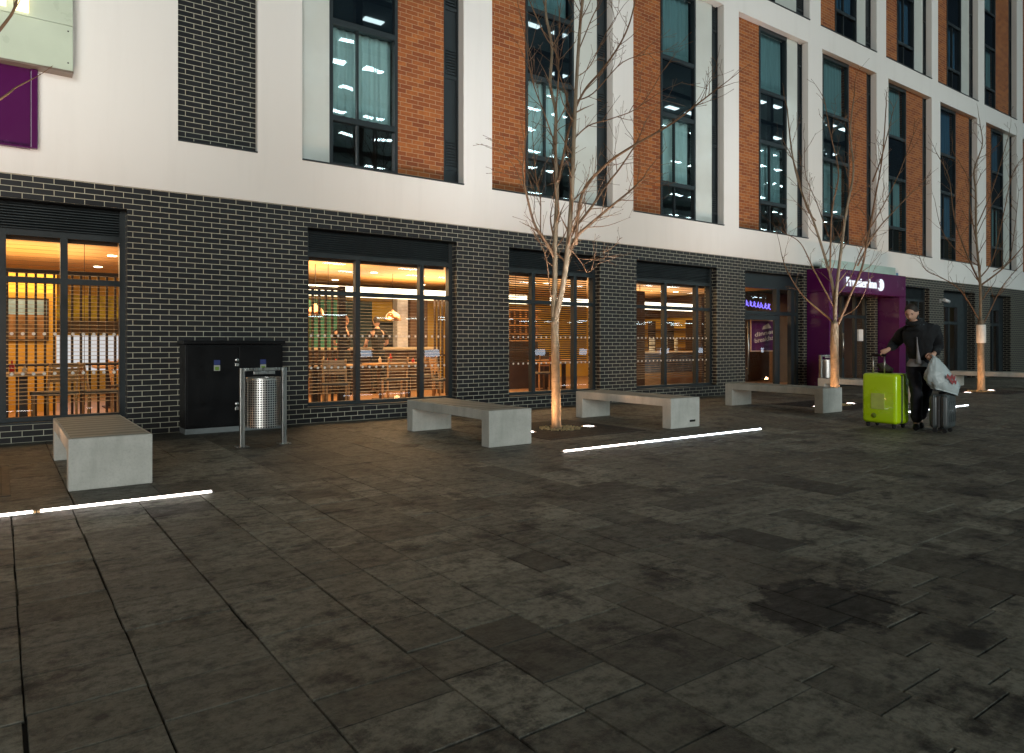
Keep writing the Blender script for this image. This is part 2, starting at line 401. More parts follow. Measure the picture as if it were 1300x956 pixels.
def up_window(x0, x1, z0, z1, seed):
    rnd = random.Random(seed); y = W+RZ; fw = .055; f = MB(); pane = MB(); dark = MB()
    zs = [z0+.022, z0+.79, z0+2.31, z0+3.58, z1] if z1-z0 < 5.3 else []
    f.box(x0, x0+fw, y-.03, y+.08, z0+.022, z1); f.box(x1-fw, x1, y-.03, y+.08, z0+.022, z1)
    bars = [zs[0]+.035, zs[1], zs[2], zs[3], zs[4]-.05]
    for zb, h in zip(bars, (.035,.045,.045,.045,.05)): f.box(x0+fw, x1-fw, y-.028, y+.078, zb-h, zb+h)
    xm = x0+fw+(x1-x0)*.36
    f.box(xm-.014, xm+.014, y-.01, y+.06, zs[0]+.07, zs[1]-.045); f.box(xm-.014, xm+.014, y-.01, y+.06, zs[1]+.045, zs[2]-.045)
    win = HB(f, 'window', M_FRAME)
    for a, b in ((zs[0],zs[2]),(zs[3],zs[4])):
        HB(MB().quad((x0+fw,y+.02,a),(x1-fw,y+.02,a),(x1-fw,y+.02,b),(x0+fw,y+.02,b)), 'pane', M_GLASSU, win)
    HB(MB().box(x0+fw+.002, x1-fw-.002, y+.015, y+.05, zs[2]+.045, zs[3]-.045), 'spandrel', M_SPAND, win)
    far = x0 > 16
    k = rnd.random()
    if x0 < 14: c1 = M_CURT[0]
    elif x0 < 18: c1 = M_CURT[1]
    else: c1 = M_CURT[2] if k < .5 else M_CURT[1]
    c2 = M_CURT[1] if x0 < 17 else (M_CURT[2] if k < .6 else M_CURT[1])
    HB(curtain(x0+.03, x1-.03, y+.17, zs[1]+.11, zs[2]-.02, seed), 'curtain', c1, win)
    if z0 > 9 or x0 > 7: HB(curtain(x0+.03, x1-.03, y+.17, zs[3]+.11, zs[4]-.02, seed+7), 'curtain', c2, win)
sd = 1
for bays, z0, z1 in TIERS:
    for a, b, segs in bays:
        x = a; y = W+RZ
        for kind, e in segs:
            sd += 1
            if kind == 'brick': HB(MB().box(x, e, y-.012, y+.2, z0+.022, z1), 'brick_panel', M_RBRICK)
            elif kind == 'panel': HB(MB().box(x, e, y-.02, y+.05, z0+.022, z1), 'white_panel', M_PANEL)
            elif kind == 'louvre':
                m = MB().box(x, e, y+.02, y+.06, z0+.022, z1)
                m.box(x, x+.035, y-.015, y+.02, z0+.022, z1); m.box(e-.035, e, y-.015, y+.02, z0+.022, z1)
                for zz in (z0+.3, z0+1.9, z0+3.1, z0+4.6):
                    m.box(x+.035, e-.035, y-.005, y+.02, zz-.03, zz+.03)
                    for q in range(9): m.box(x+.05, e-.05, y-.004, y+.02, zz+.06+q*.05, zz+.085+q*.05)
                HB(m, 'louvre_panel', M_FRAME)
            else: up_window(x, e, z0, z1, sd)
            x = e

# shell: inner faces, slabs, roof and ends so that nothing shows through
M_INNER = mat('inner_plaster', (.22,.22,.21), .9)
M_DARKIN = mat('dark_room', (.05,.075,.08), .9)
sh = MB()
for z in (3.35, 6.45, 9.45, 12.2): sh.box(HX0, HX1, YB, W+9, z, z+.12)
sh.box(HX0, HX1, W+2.6, W+2.7, 3.47, 15.4)
for x in [a for a, b, s in LOW] + [b for a, b, s in LOW]: sh.box(x-.04, x+.04, YB, W+2.6, 3.47, 6.45); sh.box(x-.04, x+.04, YB, W+2.6, 6.57, 15.4)
HB(sh, 'room_partition', M_DARKIN)
HB(MB().box(HX0, HX1, W-.05, W+9.2, 15.7, 15.85), 'roof', M_FRAME)
ew = MB(); ew.box(HX0, HX0+.3, YB, W+9, 0, 15.7); ew.box(HX1-.3, HX1, YB, W+9, 0, 15.7); ew.box(HX0+.3, HX1-.3, W+9, W+9.2, 0, 15.7)
HB(ew, 'rear_wall', M_RENDER)

# ---- restaurant interior shell (parts of the hotel)
M_OCHRE = mat('ochre_wall', (.60,.36,.05), .7, 0, .12, 2)
M_TEAL = mat('teal_wall', (.06,.30,.20), .6)
M_CEIL = mat('timber_ceiling', (.68,.42,.18), .55, 0, .25, 2.5, vscale=(.6,9,1))
M_FLOOR = mat('timber_floor', (.30,.17,.09), .35, 0, .3, 3, vscale=(.6,7,1))
M_BROWN = mat('brown_wall', (.11,.055,.028), .7)
M_CREAM = mat('cream_wall', (.62,.52,.38), .8)
YI = W+.38
HB(MB().box(HX0+.3, 18, YI, W+8.4, .03, .06), 'interior_floor', M_FLOOR)
HB(MB().box(HX0+.3, 18, YI, W+8.4, 2.76, 2.82), 'interior_ceiling', M_CEIL)
HB(MB().box(HX0+.3, 18, W+8.2, W+8.38, .06, 2.76), 'interior_wall', M_OCHRE)
HB(MB().box(17.9, 18.1, 13.0, W+8.2, .06, 2.76), 'interior_wall', M_OCHRE)
HB(MB().box(18.1, 40, 13.0, 13.2, .06, 2.76), 'lobby_wall', M_BROWN)
HB(MB().box(18.0, 41, YI, 13.0, .03, .06), 'lobby_floor', M_FLOOR)
HB(MB().box(18.0, 41, YI, 13.2, 2.78, 2.84), 'lobby_ceiling', M_DARKIN)
pr = MB(); pr.box(-1.6,.78,14.3,14.5,.06,2.45); HB(pr, 'interior_pier', M_OCHRE)
HB(MB().box(8.55,9.05,16.2,16.6,.06,2.5), 'interior_pier', M_BROWN)
HB(MB().box(8.2,8.5,16.25,16.5,.06,2.5), 'interior_pier', mat('white_tile', (.6,.58,.62), .25))
HB(MB().box(6.2,7.05,16.9,17.1,.06,2.3), 'interior_door', M_TEAL)
HB(MB().box(7.15,7.85,17.0,17.2,.06,2.3), 'interior_door', M_DARKIN)
HB(MB().box(12.55,12.95,12.2,12.6,.06,2.5), 'interior_pier', M_BROWN)
HB(MB().box(15.6,15.9,12.6,12.9,.06,2.5), 'interior_pier', M_DWOOD)
HB(MB().box(9.6,11.7,14.9,15.05,.06,2.15), 'interior_partition', M_BROWN)
lt = MB()
for k in range(12): lt.box(9.6+.18*k,9.64+.18*k,14.82,14.86,1.25,2.1)
for k in range(5): lt.box(9.55,11.7,14.78,14.815,1.25+.2*k,1.29+.2*k)
HB(lt, 'lattice', M_WOOD)
bk = MB(); bk.box(9.7,11.6,14.3,14.75,.06,1.0)
HB(bk, 'sideboard', M_DWOOD)
HB(MB().box(17.80,17.895,13.2,17.8,2.05,2.74), 'dark_fascia', M_DWOOD)
sv_ = MB()
for k in range(3): sv_.box(17.55,17.895,14.8,17.2,1.05+.3*k,1.08+.3*k)
for k in range(4): sv_.box(17.55,17.895,14.77+.8*k,14.80+.8*k,1.0,1.95)
HB(sv_, 'shelf', M_DWOOD)
# bulkhead with lit cove
HB(MB().box(4.6, 11.6, 15.3, 18.5, 2.40, 2.46), 'bulkhead', M_CREAM)
HB(MB().box(4.6, 11.6, 15.26, 15.30, 2.28, 2.52), 'cove_light', emit('cove', (1,.80,.52), 6.5))
HB(MB().box(11.9, 17.8, 14.6, 14.64, 2.22, 2.44), 'cove_light', emit('cove2', (1,.86,.66), 4.5))
# mural / shelf / white counter wall seen in the first window
MUR = mat('mural', (.36,.33,.03), .6, 0, .6, 4)
HB(MB().box(.8, 2.8, 17.8, 17.84, 1.75, 2.25), 'mural', MUR)
HB(MB().box(.8, 2.6, 17.7, 17.84, 1.42, 1.70), 'shelf', M_DWOOD)
HB(MB().box(.8, 2.3, 17.66, 17.8, .62, 1.38), 'glowing_counter', emit('white_counter', (.95,.93,.95), .75))  # white counter front given its own glow, no lamp behind it

def shopfront(x0, x1, mull, dots=True):
    yg = W+.2; f = MB(); p = MB(); lv = MB(); dt = MB()
    f.box(x0, x0+.07, yg-.05, yg+.06, ZB, ZT-.014); f.box(x1-.07, x1, yg-.05, yg+.06, ZB, ZT-.014)
    f.box(x0+.07, x1-.07, yg-.055, yg+.06, ZB-.018, ZB+.055); f.box(x0-.0, x1+.0, W-.02, yg-.056, ZB-.018, ZB+.004)
    f.box(x0+.07, x1-.07, yg-.05, yg+.06, 2.545, 2.62); f.box(x0+.07, x1-.07, yg-.046, yg+.056, 1.965, 2.035)
    for mx in mull:
        for a, b in ((ZB+.055,1.965),(2.035,2.545)): f.box(mx-.04, mx+.04, yg-.048, yg+.058, a, b)
    win = HB(f, 'shopfront_window', M_FRAME)
    edges = [x0+.07]+sum([[m_-.04, m_+.04] for m_ in mull], [])+[x1-.07]
    for i in range(0, len(edges), 2):
        if dots:
            n = max(2, round((edges[i+1]-edges[i])/.115))
            for k in range(n):
                xx = edges[i]+(k+.5)*(edges[i+1]-edges[i])/n
                for zz in (1.33, .83): dt.disc((xx, yg-.004, zz), .02, 'y', 12)
    p.quad((x0+.07,yg,ZB+.055),(x1-.07,yg,ZB+.055),(x1-.07,yg,2.545),(x0+.07,yg,2.545))
    HB(p, 'pane', M_GLASS, win)
    lv.box(x0+.07, x1-.07, yg+.0, yg+.04, 2.62, ZT-.014)
    z = 2.635
    while z < ZT-.05:
        s0 = len(lv.v); lv.box(x0+.07, x1-.07, yg-.045, yg-.002, z, z+.012)
        for i in range(s0, len(lv.v)):
            v = lv.v[i]
            if v[1] > yg-.02: lv.v[i] = (v[0], v[1], v[2]+.018)
        z += .034
    HB(lv, 'louvre', M_FRAME, win)
    if dots: HB(dt, 'glass_marking', mat('frost_dots', (.75,.70,.62), .6), win)
    return win
for x0, x1, k in OPENS:
    if k != 'w': continue
    mu = {-1.35: [-.62,.02,.66], 3.77: [4.65,5.81], 7.53: [8.215,9.27], 10.84: [11.91,12.98]}.get(x0, [x0+(x1-x0)*.36, x0+(x1-x0)*.75])
    shopfront(x0, x1, mu, -2 < x0 < 14)
# narrow dark windows right of the entrance
for x0, x1, k in OPENS:
    if k != 'n': continue
    yg = W+.3; f = MB(); p = MB(); xm = [x0+.35, x0+1.0, x0+1.65] if x1-x0 > 2.2 else [x0+.35, x0+.95, x0+1.5]
    f.box(x0, x0+.3, yg-.05, yg+.05, .02, ZT-.014); f.box(xm[2], x1, yg-.05, yg+.05, .02, ZT-.014)
    f.box(x0+.3, xm[2], yg-.05, yg+.05, 2.45, ZT-.014)
    for xx in (xm[0], xm[1]): f.box(xx-.05, xx+.05, yg-.05, yg+.05, .02, 2.45)
    f.box(x0+.3, xm[2], yg-.045, yg+.045, 1.86, 1.96); f.box(x0+.3, xm[2], yg-.045, yg+.045, .02, .12)
    win = HB(f, 'shopfront_window', M_FRAME)
    p.quad((x0+.3,yg+.01,.12),(xm[2],yg+.01,.12),(xm[2],yg+.01,2.45),(x0+.3,yg+.01,2.45))
    HB(p, 'pane', M_GLASS, win)
    q = HB(MB().box(xm[0]+.06, xm[1]-.06, yg+.5, yg+.52, 1.9, 2.5), 'lit_screen', emit('screen_cool', (.65,.72,1), .9), win)
    HB(MB().box(xm[1]+.06, xm[2], yg+.5, yg+.52, 1.8, 2.5), 'lit_screen', emit('screen_warm', (1,.5,.15), .7), win)

# side door bay left of the portal
def door_bay(x0, x1):
    yg = W+.2; f = MB()
    f.box(x0, x0+.08, yg-.05, yg+.06, .01, ZT-.014); f.box(x1-.08, x1, yg-.05, yg+.06, .01, ZT-.014)
    f.box(x0+.08, x1-.08, yg-.05, yg+.06, 2.60, ZT-.014); f.box(x0+.08, x1-.08, yg-.05, yg+.06, 1.93, 2.02)
    for xx in (16.15, 16.80): 
        for a, b in ((.01,1.93),(2.02,2.60)): f.box(xx-.07, xx+.07, yg-.05, yg+.06, a, b)
    win = HB(f, 'shopfront_window', M_FRAME)
    p = MB()
    p.quad((x0+.08,yg,.02),(x1-.08,yg,.02),(x1-.08,yg,2.6),(x0+.08,yg,2.6))
    HB(p, 'pane', M_GLASS, win)
    d = MB(); d.box(x0+.09, x0+.17, yg-.06, yg-.01, .02, 1.92); d.box(15.98, 16.07, yg-.06, yg-.01, .02, 1.92)
    d.box(x0+.17, 15.98, yg-.06, yg-.01, 1.8, 1.92); d.box(x0+.17, 15.98, yg-.06, yg-.01, .02, .16)
    do = HB(d, 'door', M_FRAME)
    HB(MB().tube([(x0+.26,yg-.11,.45),(x0+.26,yg-.11,1.75)], .018, 8).tube([(x0+.26,yg-.11,.6),(x0+.26,yg-.05,.6)], .01, 6).tube([(x0+.26,yg-.11,1.6),(x0+.26,yg-.05,1.6)], .01, 6), 'handle', M_STEEL, do)
door_bay(14.56, 17.05)

# entrance portal
YP = 9.82
po = MB()
po.bbox(17.2, 17.62, YP, W-.004, 0.01, 2.548, .012); po.bbox(20.91, 21.29, YP, W-.004, .01, 2.548, .012)
po.bbox(17.2, 21.29, YP, W-.004, 2.552, 3.16, .012)
PORTAL = HB(po, 'entrance_portal', M_PURPLE)
def text_mesh(s, size, ex=.012, offset=.0):
    cu = bpy.data.curves.new('lettering', 'FONT'); cu.body = s; cu.size = size; cu.extrude = ex; cu.offset = offset
    cu.resolution_u = 4; cu.space_character = 1.0
    o = bpy.data.objects.new('lettering', cu); C.objects.link(o)
    bpy.context.view_layer.update()
    me = bpy.data.meshes.new_from_object(o.evaluated_get(bpy.context.evaluated_depsgraph_get()))
    bpy.data.objects.remove(o)
    return me
def text_obj(s, size, loc, mat_, parent, width=None, offset=0., ex=.012, name='lettering', mirror=False, tilt=0):
    me = text_mesh(s, size, ex, offset)
    xs = [v.co.x for v in me.vertices]; k = 1 if width is None else width/(max(xs)-min(xs)); x0 = min(xs)
    pw = Vector((0,0,0)); q = parent
    while q: pw += q.matrix_basis.translation; q = q.parent
    ct, st = math.cos(tilt), math.sin(tilt)
    for v in me.vertices:
        x = (v.co.x-x0)*k; y = v.co.y; z = v.co.z
        if mirror: x = -x
        v.co = Vector((loc[0]+x*ct-y*st, loc[1]-z, loc[2]+y*ct+x*st)) - pw
    me.materials.clear(); me.materials.append(mat_)
    o = bpy.data.objects.new(name, me); C.objects.link(o); o.parent = parent; return o
M_SIGN = emit('lit_sign', (.86,.91,1), 1.15)
text_obj('Premier Inn', .34, (17.98, YP-.035, 2.725), M_SIGN, PORTAL, 1.54, .004)
# moon-and-stars emblem
mo = MB(); cx, cz, r = 19.77, 2.83, .165
outer = [(cx+r*math.cos(a), cz+r*math.sin(a)) for a in [R(100-d) for d in range(0, 261, 12)]]
inner = [(cx-.085,cz-.10),(cx-.02,cz-.105),(cx+.035,cz-.075),(cx+.03,cz-.045),(cx+.05,cz-.03),(cx+.035,cz-.012),(cx-.0,cz+.005),(cx+.045,cz+.03),(cx+.05,cz+.07),(cx+.03,cz+.11)]
poly = outer + inner
bm = bmesh.new(); vs = [bm.verts.new((x, YP-.045, z)) for x, z in poly]; fc = bm.faces.new(vs)
bmesh.ops.triangulate(bm, faces=[fc]); ret = bmesh.ops.extrude_face_region(bm, geom=bm.faces[:])
for v in [e for e in ret['geom'] if isinstance(e, bmesh.types.BMVert)]: v.co.y += .025
bmesh.ops.recalc_face_normals(bm, faces=bm.faces[:]); mo.bm(bm); bm.free()
for sx, sz, rr in ((-.10,.085,.034),(-.075,-.005,.034),(-.015,.05,.02)):
    pts = []
    for k in range(10):
        a = math.pi/2+k*math.pi/5; q = rr if k % 2 == 0 else rr*.45; pts.append((cx+sx+q*math.cos(a), YP-.045, cz+sz+q*math.sin(a)))
    mo._add(pts, [tuple(range(10))])
HB(mo, 'emblem', M_SIGN, PORTAL)
HB(MB().box(17.3, 21.2, YP+.25, YP+.27, 3.165, 3.42).box(17.3, 21.2, YP+.2, YP+.32, 3.162, 3.20), 'glow_band', mat('pale_green_glow', (.50,.62,.54), .15, 0, .08, 3), PORTAL)  # pale green band added for the glow on the wall above
# entrance doors inside the portal
yd = W+.28; f = MB()
for xx in (17.8, 18.6, 19.45, 20.15, 20.7): f.box(xx-.05, xx+.05, yd-.04, yd+.05, .01, 2.96)
for a, b in ((17.85,18.55),(18.65,19.4),(19.5,20.1),(20.2,20.65)):
    f.box(a, b, yd-.035, yd+.045, 1.94, 2.03); f.box(a, b, yd-.035, yd+.045, 2.56, 2.96); f.box(a, b, yd-.035, yd+.045, .01, .1)
ed = HB(f, 'entrance_door', M_FRAME)
p = MB()
p.quad((17.85,yd,.1),(20.65,yd,.1),(20.65,yd,2.56),(17.85,yd,2.56))
HB(p, 'pane', M_GLASS, ed)
HB(MB().box(20.28, 20.52, yd-.06, yd-.01, 1.28, 1.62), 'notice', mat('white_notice', (.75,.75,.72), .5), ed)
HB(MB().tube([(19.35,yd-.1,.8),(19.35,yd-.1,1.5)], .015, 8), 'handle', M_STEEL, ed)
HB(MB().tube([(18.7,yd-.1,.8),(18.7,yd-.1,1.5)], .015, 8), 'handle', M_STEEL, ed)
# reception glow inside: back panels and a desk
HB(MB().box(18.3, 19.4, 12.2, 12.3, .06, 2.0).box(20.3, 21.6, 12.6, 12.7, .06, 2.2), 'lobby_screen', mat('lobby_wood', (.16,.09,.05), .5))
HB(MB().box(18.2, 18.55, W+.22, W+.24, 2.16, 2.40), 'lit_sign', emit('blue_sign', (.10,.55,.85), 1.6))
HB(MB().box(19.05, 19.32, W+.9, W+.92, 2.10, 2.22), 'exit_light', emit('exit_green', (.55,1,.75), 2.2))

# big sign at the top left: green-white cladding box over a purple panel
sg = MB(); sg.bbox(-3.2, .73, W-.20, W-.024, 4.58, 5.13, .004); sg.bbox(-3.2, .73, W-.20, W-.024, 5.136, 8.3, .004)
SIGN = HB(sg, 'sign_box', mat('pale_green_cladding', (.50,.58,.46), .35, 0, .06, 1.5))
HB(MB().box(-3.22, .735, W-.203, W-.022, 4.553, 4.578), 'edge_trim', mat('brown_trim', (.16,.12,.09), .4), SIGN)
sc = MB()
for xx in (.68, -.6, -1.9):
    for zz in (4.67, 5.06): sc.disc((xx, W-.2035, zz), .010, 'y', 10)
HB(sc, 'screw', M_BLACK, SIGN)
HB(MB().box(-2.6, .06, W-.24, W-.203, 5.19, 5.9).box(.15, .28, W-.24, W-.203, 5.17, 6.6).box(.06, .15, W-.24, W-.203, 5.29, 5.6), 'lit_letter', emit('warm_letter', (1,.82,.48), 2.6), SIGN)
pp = MB(); pp.bbox(-3.0, .30, W-.06, W-.024, 3.60, 4.62, .006); pp.bbox(.30, .375, W-.10, W-.024, 3.585, 4.55, .01); pp.bbox(-3.0, .30, W-.10, W-.024, 3.578, 3.60, .003)
HB(pp, 'purple_panel', M_PURPLE)

# ------------------------------------------------------------------ wall-mounted things
t = thing('alarm_box', 'small white alarm box with blue mark on white wall above purple portal', 'alarm box', (21.86, W-.022, 3.14))
b = MB(); b.bbox(-.12,.12,-.09,0,.0,.30,.03); b.build('case', mat('white_plastic', (.7,.72,.72), .35), t)
MB().box(-.07,.07,-.093,-.0905,.10,.19).build('label_plate', mat('blue_label', (.03,.16,.30), .4), t)
t = thing('security_camera', 'white security camera on dark brick pier right of the entrance', 'camera', (25.0, W, 2.6))
MB().bbox(-.05,.05,-.03,0,-.06,.06,.01).tube([(0,-.02,0),(0,-.14,.02)], .018, 8).build('bracket', MATS['white_plastic'], t)
c = MB(); c.tube([(-.10,-.16,.03),(.16,-.2,-.02)], .055, 12); c.build('body', MATS['white_plastic'], t)
MB().tube([(.16,-.2,-.02),(.172,-.202,-.022)], .045, 12).build('lens', M_BLACK, t)

# ------------------------------------------------------------------ street furniture
def bench_proto():
    t = thing('bench', '', 'bench', (0,0,0), 0, 'concrete benches in front of the hotel')
    w, ln, h, th, lg = .62, 2.03, .427, .115, .16
    prof = [(0,0),(lg,0),(lg,h-th),(ln-lg,h-th),(ln-lg,0),(ln,0),(ln,h),(0,h)]
    bm = bmesh.new(); vs = [bm.verts.new((0,y,z)) for y, z in prof]; f = bm.faces.new(vs)
    r_ = bmesh.ops.extrude_face_region(bm, geom=[f])
    for v in [e for e in r_['geom'] if isinstance(e, bmesh.types.BMVert)]: v.co.x += w
    bmesh.ops.recalc_face_normals(bm, faces=bm.faces[:])
    bmesh.ops.bevel(bm, geom=bm.edges[:], offset=.008, segments=2, affect='EDGES', profile=.6)
    b = MB(); b.bm(bm); bm.free(); b.build('body', M_CONC, t)
    b = MB(); b.bbox(.025,w-.025,.025,ln-.025,h-.0065,h+.004,.003); b.build('seat', M_SEAT, t)
    return t
B0 = bench_proto()
blab = ['pale concrete bench with its square end facing the viewer, left of the black cabinet',
        'concrete bench left of the nearest whole tree, in front of the three-pane restaurant window',
        'concrete bench right of the nearest whole tree, lit pinkish along its side',
        'concrete bench in front of the dark glazed side door, left of the second tree',
        'concrete bench partly hidden behind the lime green suitcase',
        'farthest concrete bench, behind the tree trunk with the white wrap']
for i, (x, y) in enumerate(((.45,6.77),(4.58,6.75),(7.66,6.72),(11.5,6.68),(14.9,6.75),(21.9,6.9))):
    o = B0 if i == 0 else dup(B0)
    o.location = (x,y,0); o['label'] = blab[i]
# little maker's plate on the third bench
pl_ = MB().box(.40,.52,-.004,-.0005,.075,.105).build('plate', M_BLACK, bpy.data.objects['bench.002'] if 'bench.002' in bpy.data.objects else B0)

def cabinet():
    t = thing('utility_cabinet', 'black double-door utility cabinet against the dark brick wall', 'cabinet', (1.98,10.06,0))
    w, d, h = 1.29, .372, 1.25
    MB().box(.0,w,.02,d,.0,.07).build('plinth', mat('plinth_grey', (.18,.20,.20), .7), t)
    MB().bbox(0,w,.014,d,.072,h-.055,.006).build('body', M_BLACK, t)
    MB().bbox(-.03,w+.03,-.02,d,h-.052,h,.008).build('top', M_BLACK, t)
    for x0, x1 in ((.02,.672),(.690,w-.02)):
        dr = MB().bbox(x0,x1,.0,.0135,.10,h-.085,.003).build('door', M_BLACK, t)
        xm = (x0+x1)/2 + (.03 if x0 > .5 else .05)
        MB().box(xm-.04,xm+.04,-.003,-.0005,.92,.985).build('sticker', mat('blue_sticker', (.02,.035,.16), .5), dr)
        MB().box(xm-.04,xm+.04,-.003,-.0005,.84,.915).build('sticker', mat('white_sticker', (.35,.35,.32), .5), dr)
        MB().box(xm-.026,xm+.026,-.005,-.0035,.848,.895).build('sticker', mat('green_sticker', (.13,.24,.02), .5), dr)
    for z in (.98, .38):
        k = MB(); k.lathe((0,0,0), [(.028,0),(.03,.012),(.02,.02),(0,.02)], 14); k.xform(Matrix.Translation((.655,0,z)) @ Matrix.Rotation(R(90),4,'X'))
        k.bbox(.63,.68,-.012,-.0005,z-.085,z-.04,.004); k.build('lock', M_STEEL, t)
cabinet()

def perf_mat():
    m, nt, out = nodes('perforated_steel'); p = nt.nodes.new('ShaderNodeBsdfPrincipled')
    uv = coords(nt, 'UV')
    fr = nt.nodes.new('ShaderNodeVectorMath'); fr.operation = 'FRACTION'
    sc_ = nt.nodes.new('ShaderNodeVectorMath'); sc_.operation = 'SCALE'; L(nt, uv, sc_.inputs[0]); sc_.inputs['Scale'].default_value = 1/.027
    L(nt, sc_.outputs[0], fr.inputs[0])
    sb = nt.nodes.new('ShaderNodeVectorMath'); sb.operation = 'SUBTRACT'; L(nt, fr.outputs[0], sb.inputs[0]); sb.inputs[1].default_value = (.5,.5,0)
    ln = nt.nodes.new('ShaderNodeVectorMath'); ln.operation = 'LENGTH'; L(nt, sb.outputs[0], ln.inputs[0])
    hole = ramp(nt, ln.outputs['Value'], 0, 1, .33, .39)
    p.inputs['Base Color'].default_value = (.62,.60,.57,1); p.inputs['Metallic'].default_value = 1; p.inputs['Roughness'].default_value = .33
    L(nt, hole, p.inputs['Alpha'])
    L(nt, p.outputs[0], out.inputs[0]); return m
M_PERF = perf_mat()
def bin_proto():
    t = thing('litter_bin', 'perforated stainless steel litter bin on two posts in front of the black cabinet', 'litter bin', (2.29,8.52,0))
    for x in (0,.49):
        MB().bbox(x-.026,x+.026,-.03,.03,0.008,.92,.004).build('post', M_STEEL, t)
        MB().bbox(x-.07,x+.07,-.07,.07,0.0,.008,.002).build('foot_plate', M_STEEL, t)
    MB().bbox(.026,.464,-.03,.03,.885,.92,.004).build('top_bar', M_STEEL, t)
    MB().bbox(.12,.37,-.045,-.03,.845,.88,.004).build('ash_tray', M_STEEL, t)
    # bowed perforated body
    n = 24; vs = []; fs = []
    for k in range(n+1):
        a = math.pi*k/n; vs += [(.245-.205*math.cos(a), -.17*math.sin(a), .22), (.245-.205*math.cos(a), -.17*math.sin(a), .80)]
    for k in range(n): fs.append((2*k, 2*k+2, 2*k+3, 2*k+1))
    for k in range(n+1):
        a = math.pi*k/n; vs += [(.245-.205*math.cos(a), .17*math.sin(a), .22), (.245-.205*math.cos(a), .17*math.sin(a), .80)]
    o_ = 2*(n+1)
    for k in range(n): fs.append((o_+2*k, o_+2*k+1, o_+2*k+3, o_+2*k+2))
    m = MB(); m._add(vs, fs, True); o = m.build('basket', M_PERF, t)
    uv = o.data.uv_layers[0]
    for p in o.data.polygons:
        for li in p.loop_indices:
            v = o.data.vertices[o.data.loops[li].vertex_index].co
            a = math.atan2(-v.y/.17, -(v.x-.245)/.205); uv.data[li].uv = (a*.19, v.z)
    MB().lathe((.245,0,0), [(.0,.215),(.15,.215),(.15,.225),(.0,.225)], 24).lathe((.245,0,0), [(.155,.235),(.155,.76),(.15,.76),(.15,.235)], 24).build('liner', mat('dark_liner', (.02,.02,.02), .7), t)
    r = MB()
    for sg_ in (1,-1): r.tube([(.245-.205*math.cos(math.pi*k/16), -sg_*.17*math.sin(math.pi*k/16), .80) for k in range(17)], .009, 6, smooth=True)
    r.build('rim', M_STEEL, t)
    return t
BN = bin_proto()
dup(BN, (16.45,9.62,0), R(-6), 'stainless steel litter bin with rounded body standing just left of the purple portal')

# in-ground strip lights
M_STRIP = emit('strip_led', (1,.90,.84), 11); M_STRIPC = emit('strip_led_cool', (.84,.92,1), 11)
strips = [(-2.25,-1.12,0),(-1.08,.19,0),(.235,1.39,0),(5.09,6.22,0),(6.265,7.44,1),(7.48,8.66,1),(12.35,13.75,1),(13.8,15.23,1)]
slab_ = ['','in-ground strip light at the left edge of the photo, ending beside the first bench','bright in-ground strip light in front of the square end of the first bench',
         'white in-ground strip light, nearest of the row of three by the trees','in-ground strip light in the middle of the row of three by the third bench','in-ground strip light at the far end of the row of three by the third bench',
         '','short length of in-ground strip light behind the grey suitcase']
def lamp(name, kind, loc, d, power, colr, parent=None, **kw):
    l = bpy.data.lights.new(name, kind); l.energy = power; l.color = colr
    for k, v in kw.items(): setattr(l, k, v)
    o = bpy.data.objects.new(name, l); C.objects.link(o); o.location = loc
    o.rotation_euler = Vector(d).to_track_quat('-Z','Y').to_euler()
    if parent: o.parent = parent
    return o
for i, (a, b, cool) in enumerate(strips):
    y = 6.08-.0145*a
    lb = slab_[i] or 'in-ground strip light set in the paving'
    t = thing('strip_light', lb, 'strip light', ((a+b)/2, y, 0), -.0145, 'in-ground strip lights in the paving')
    h = (b-a)/2
    MB().bbox(-h-.02,h+.02,-.045,.045,-.01,.004,.001).build('housing', M_STEEL, t)
    MB().tube([(-h,0,.002),(h,0,.002)], .015, 12).build('lens', M_STRIPC if cool else M_STRIP, t)
    lamp('lamp', 'AREA', (0,.0,.03), (0,.52,.86), STRIP_W, (.95,.97,1) if cool else (1,.95,.9), t, shape='RECTANGLE', size=2*h, size_y=.05, spread=R(58))

# ------------------------------------------------------------------ trees
def bark_mat():
    m, nt, out = nodes('tree_bark'); p = nt.nodes.new('ShaderNodeBsdfPrincipled'); co = coords(nt)
    a = noise(nt, co, 14, 6, .7, (1,1,.35)); b = noise(nt, co, 4, 4)
    c = mixc(nt, ramp(nt, a, 0, 1, .35, .65), (.135,.10,.062), (.27,.205,.135))
    c = mixc(nt, ramp(nt, b, 0, .6, .5, .7), c, (.085,.08,.04))
    w = noise(nt, co, 6, 3, .6, (1,1,9)); c = mixc(nt, ramp(nt, w, 0, .7, .62, .72), c, (.10,.075,.05))
    L(nt, c, p.inputs['Base Color']); p.inputs['Roughness'].default_value = .8
    L(nt, bump(nt, a, .9, .02), p.inputs['Normal']); L(nt, p.outputs[0], out.inputs[0]); return m
M_BARK = bark_mat()
M_TWIG = mat('twig_bark', (.14,.075,.035), .75, 0, .35, 6)
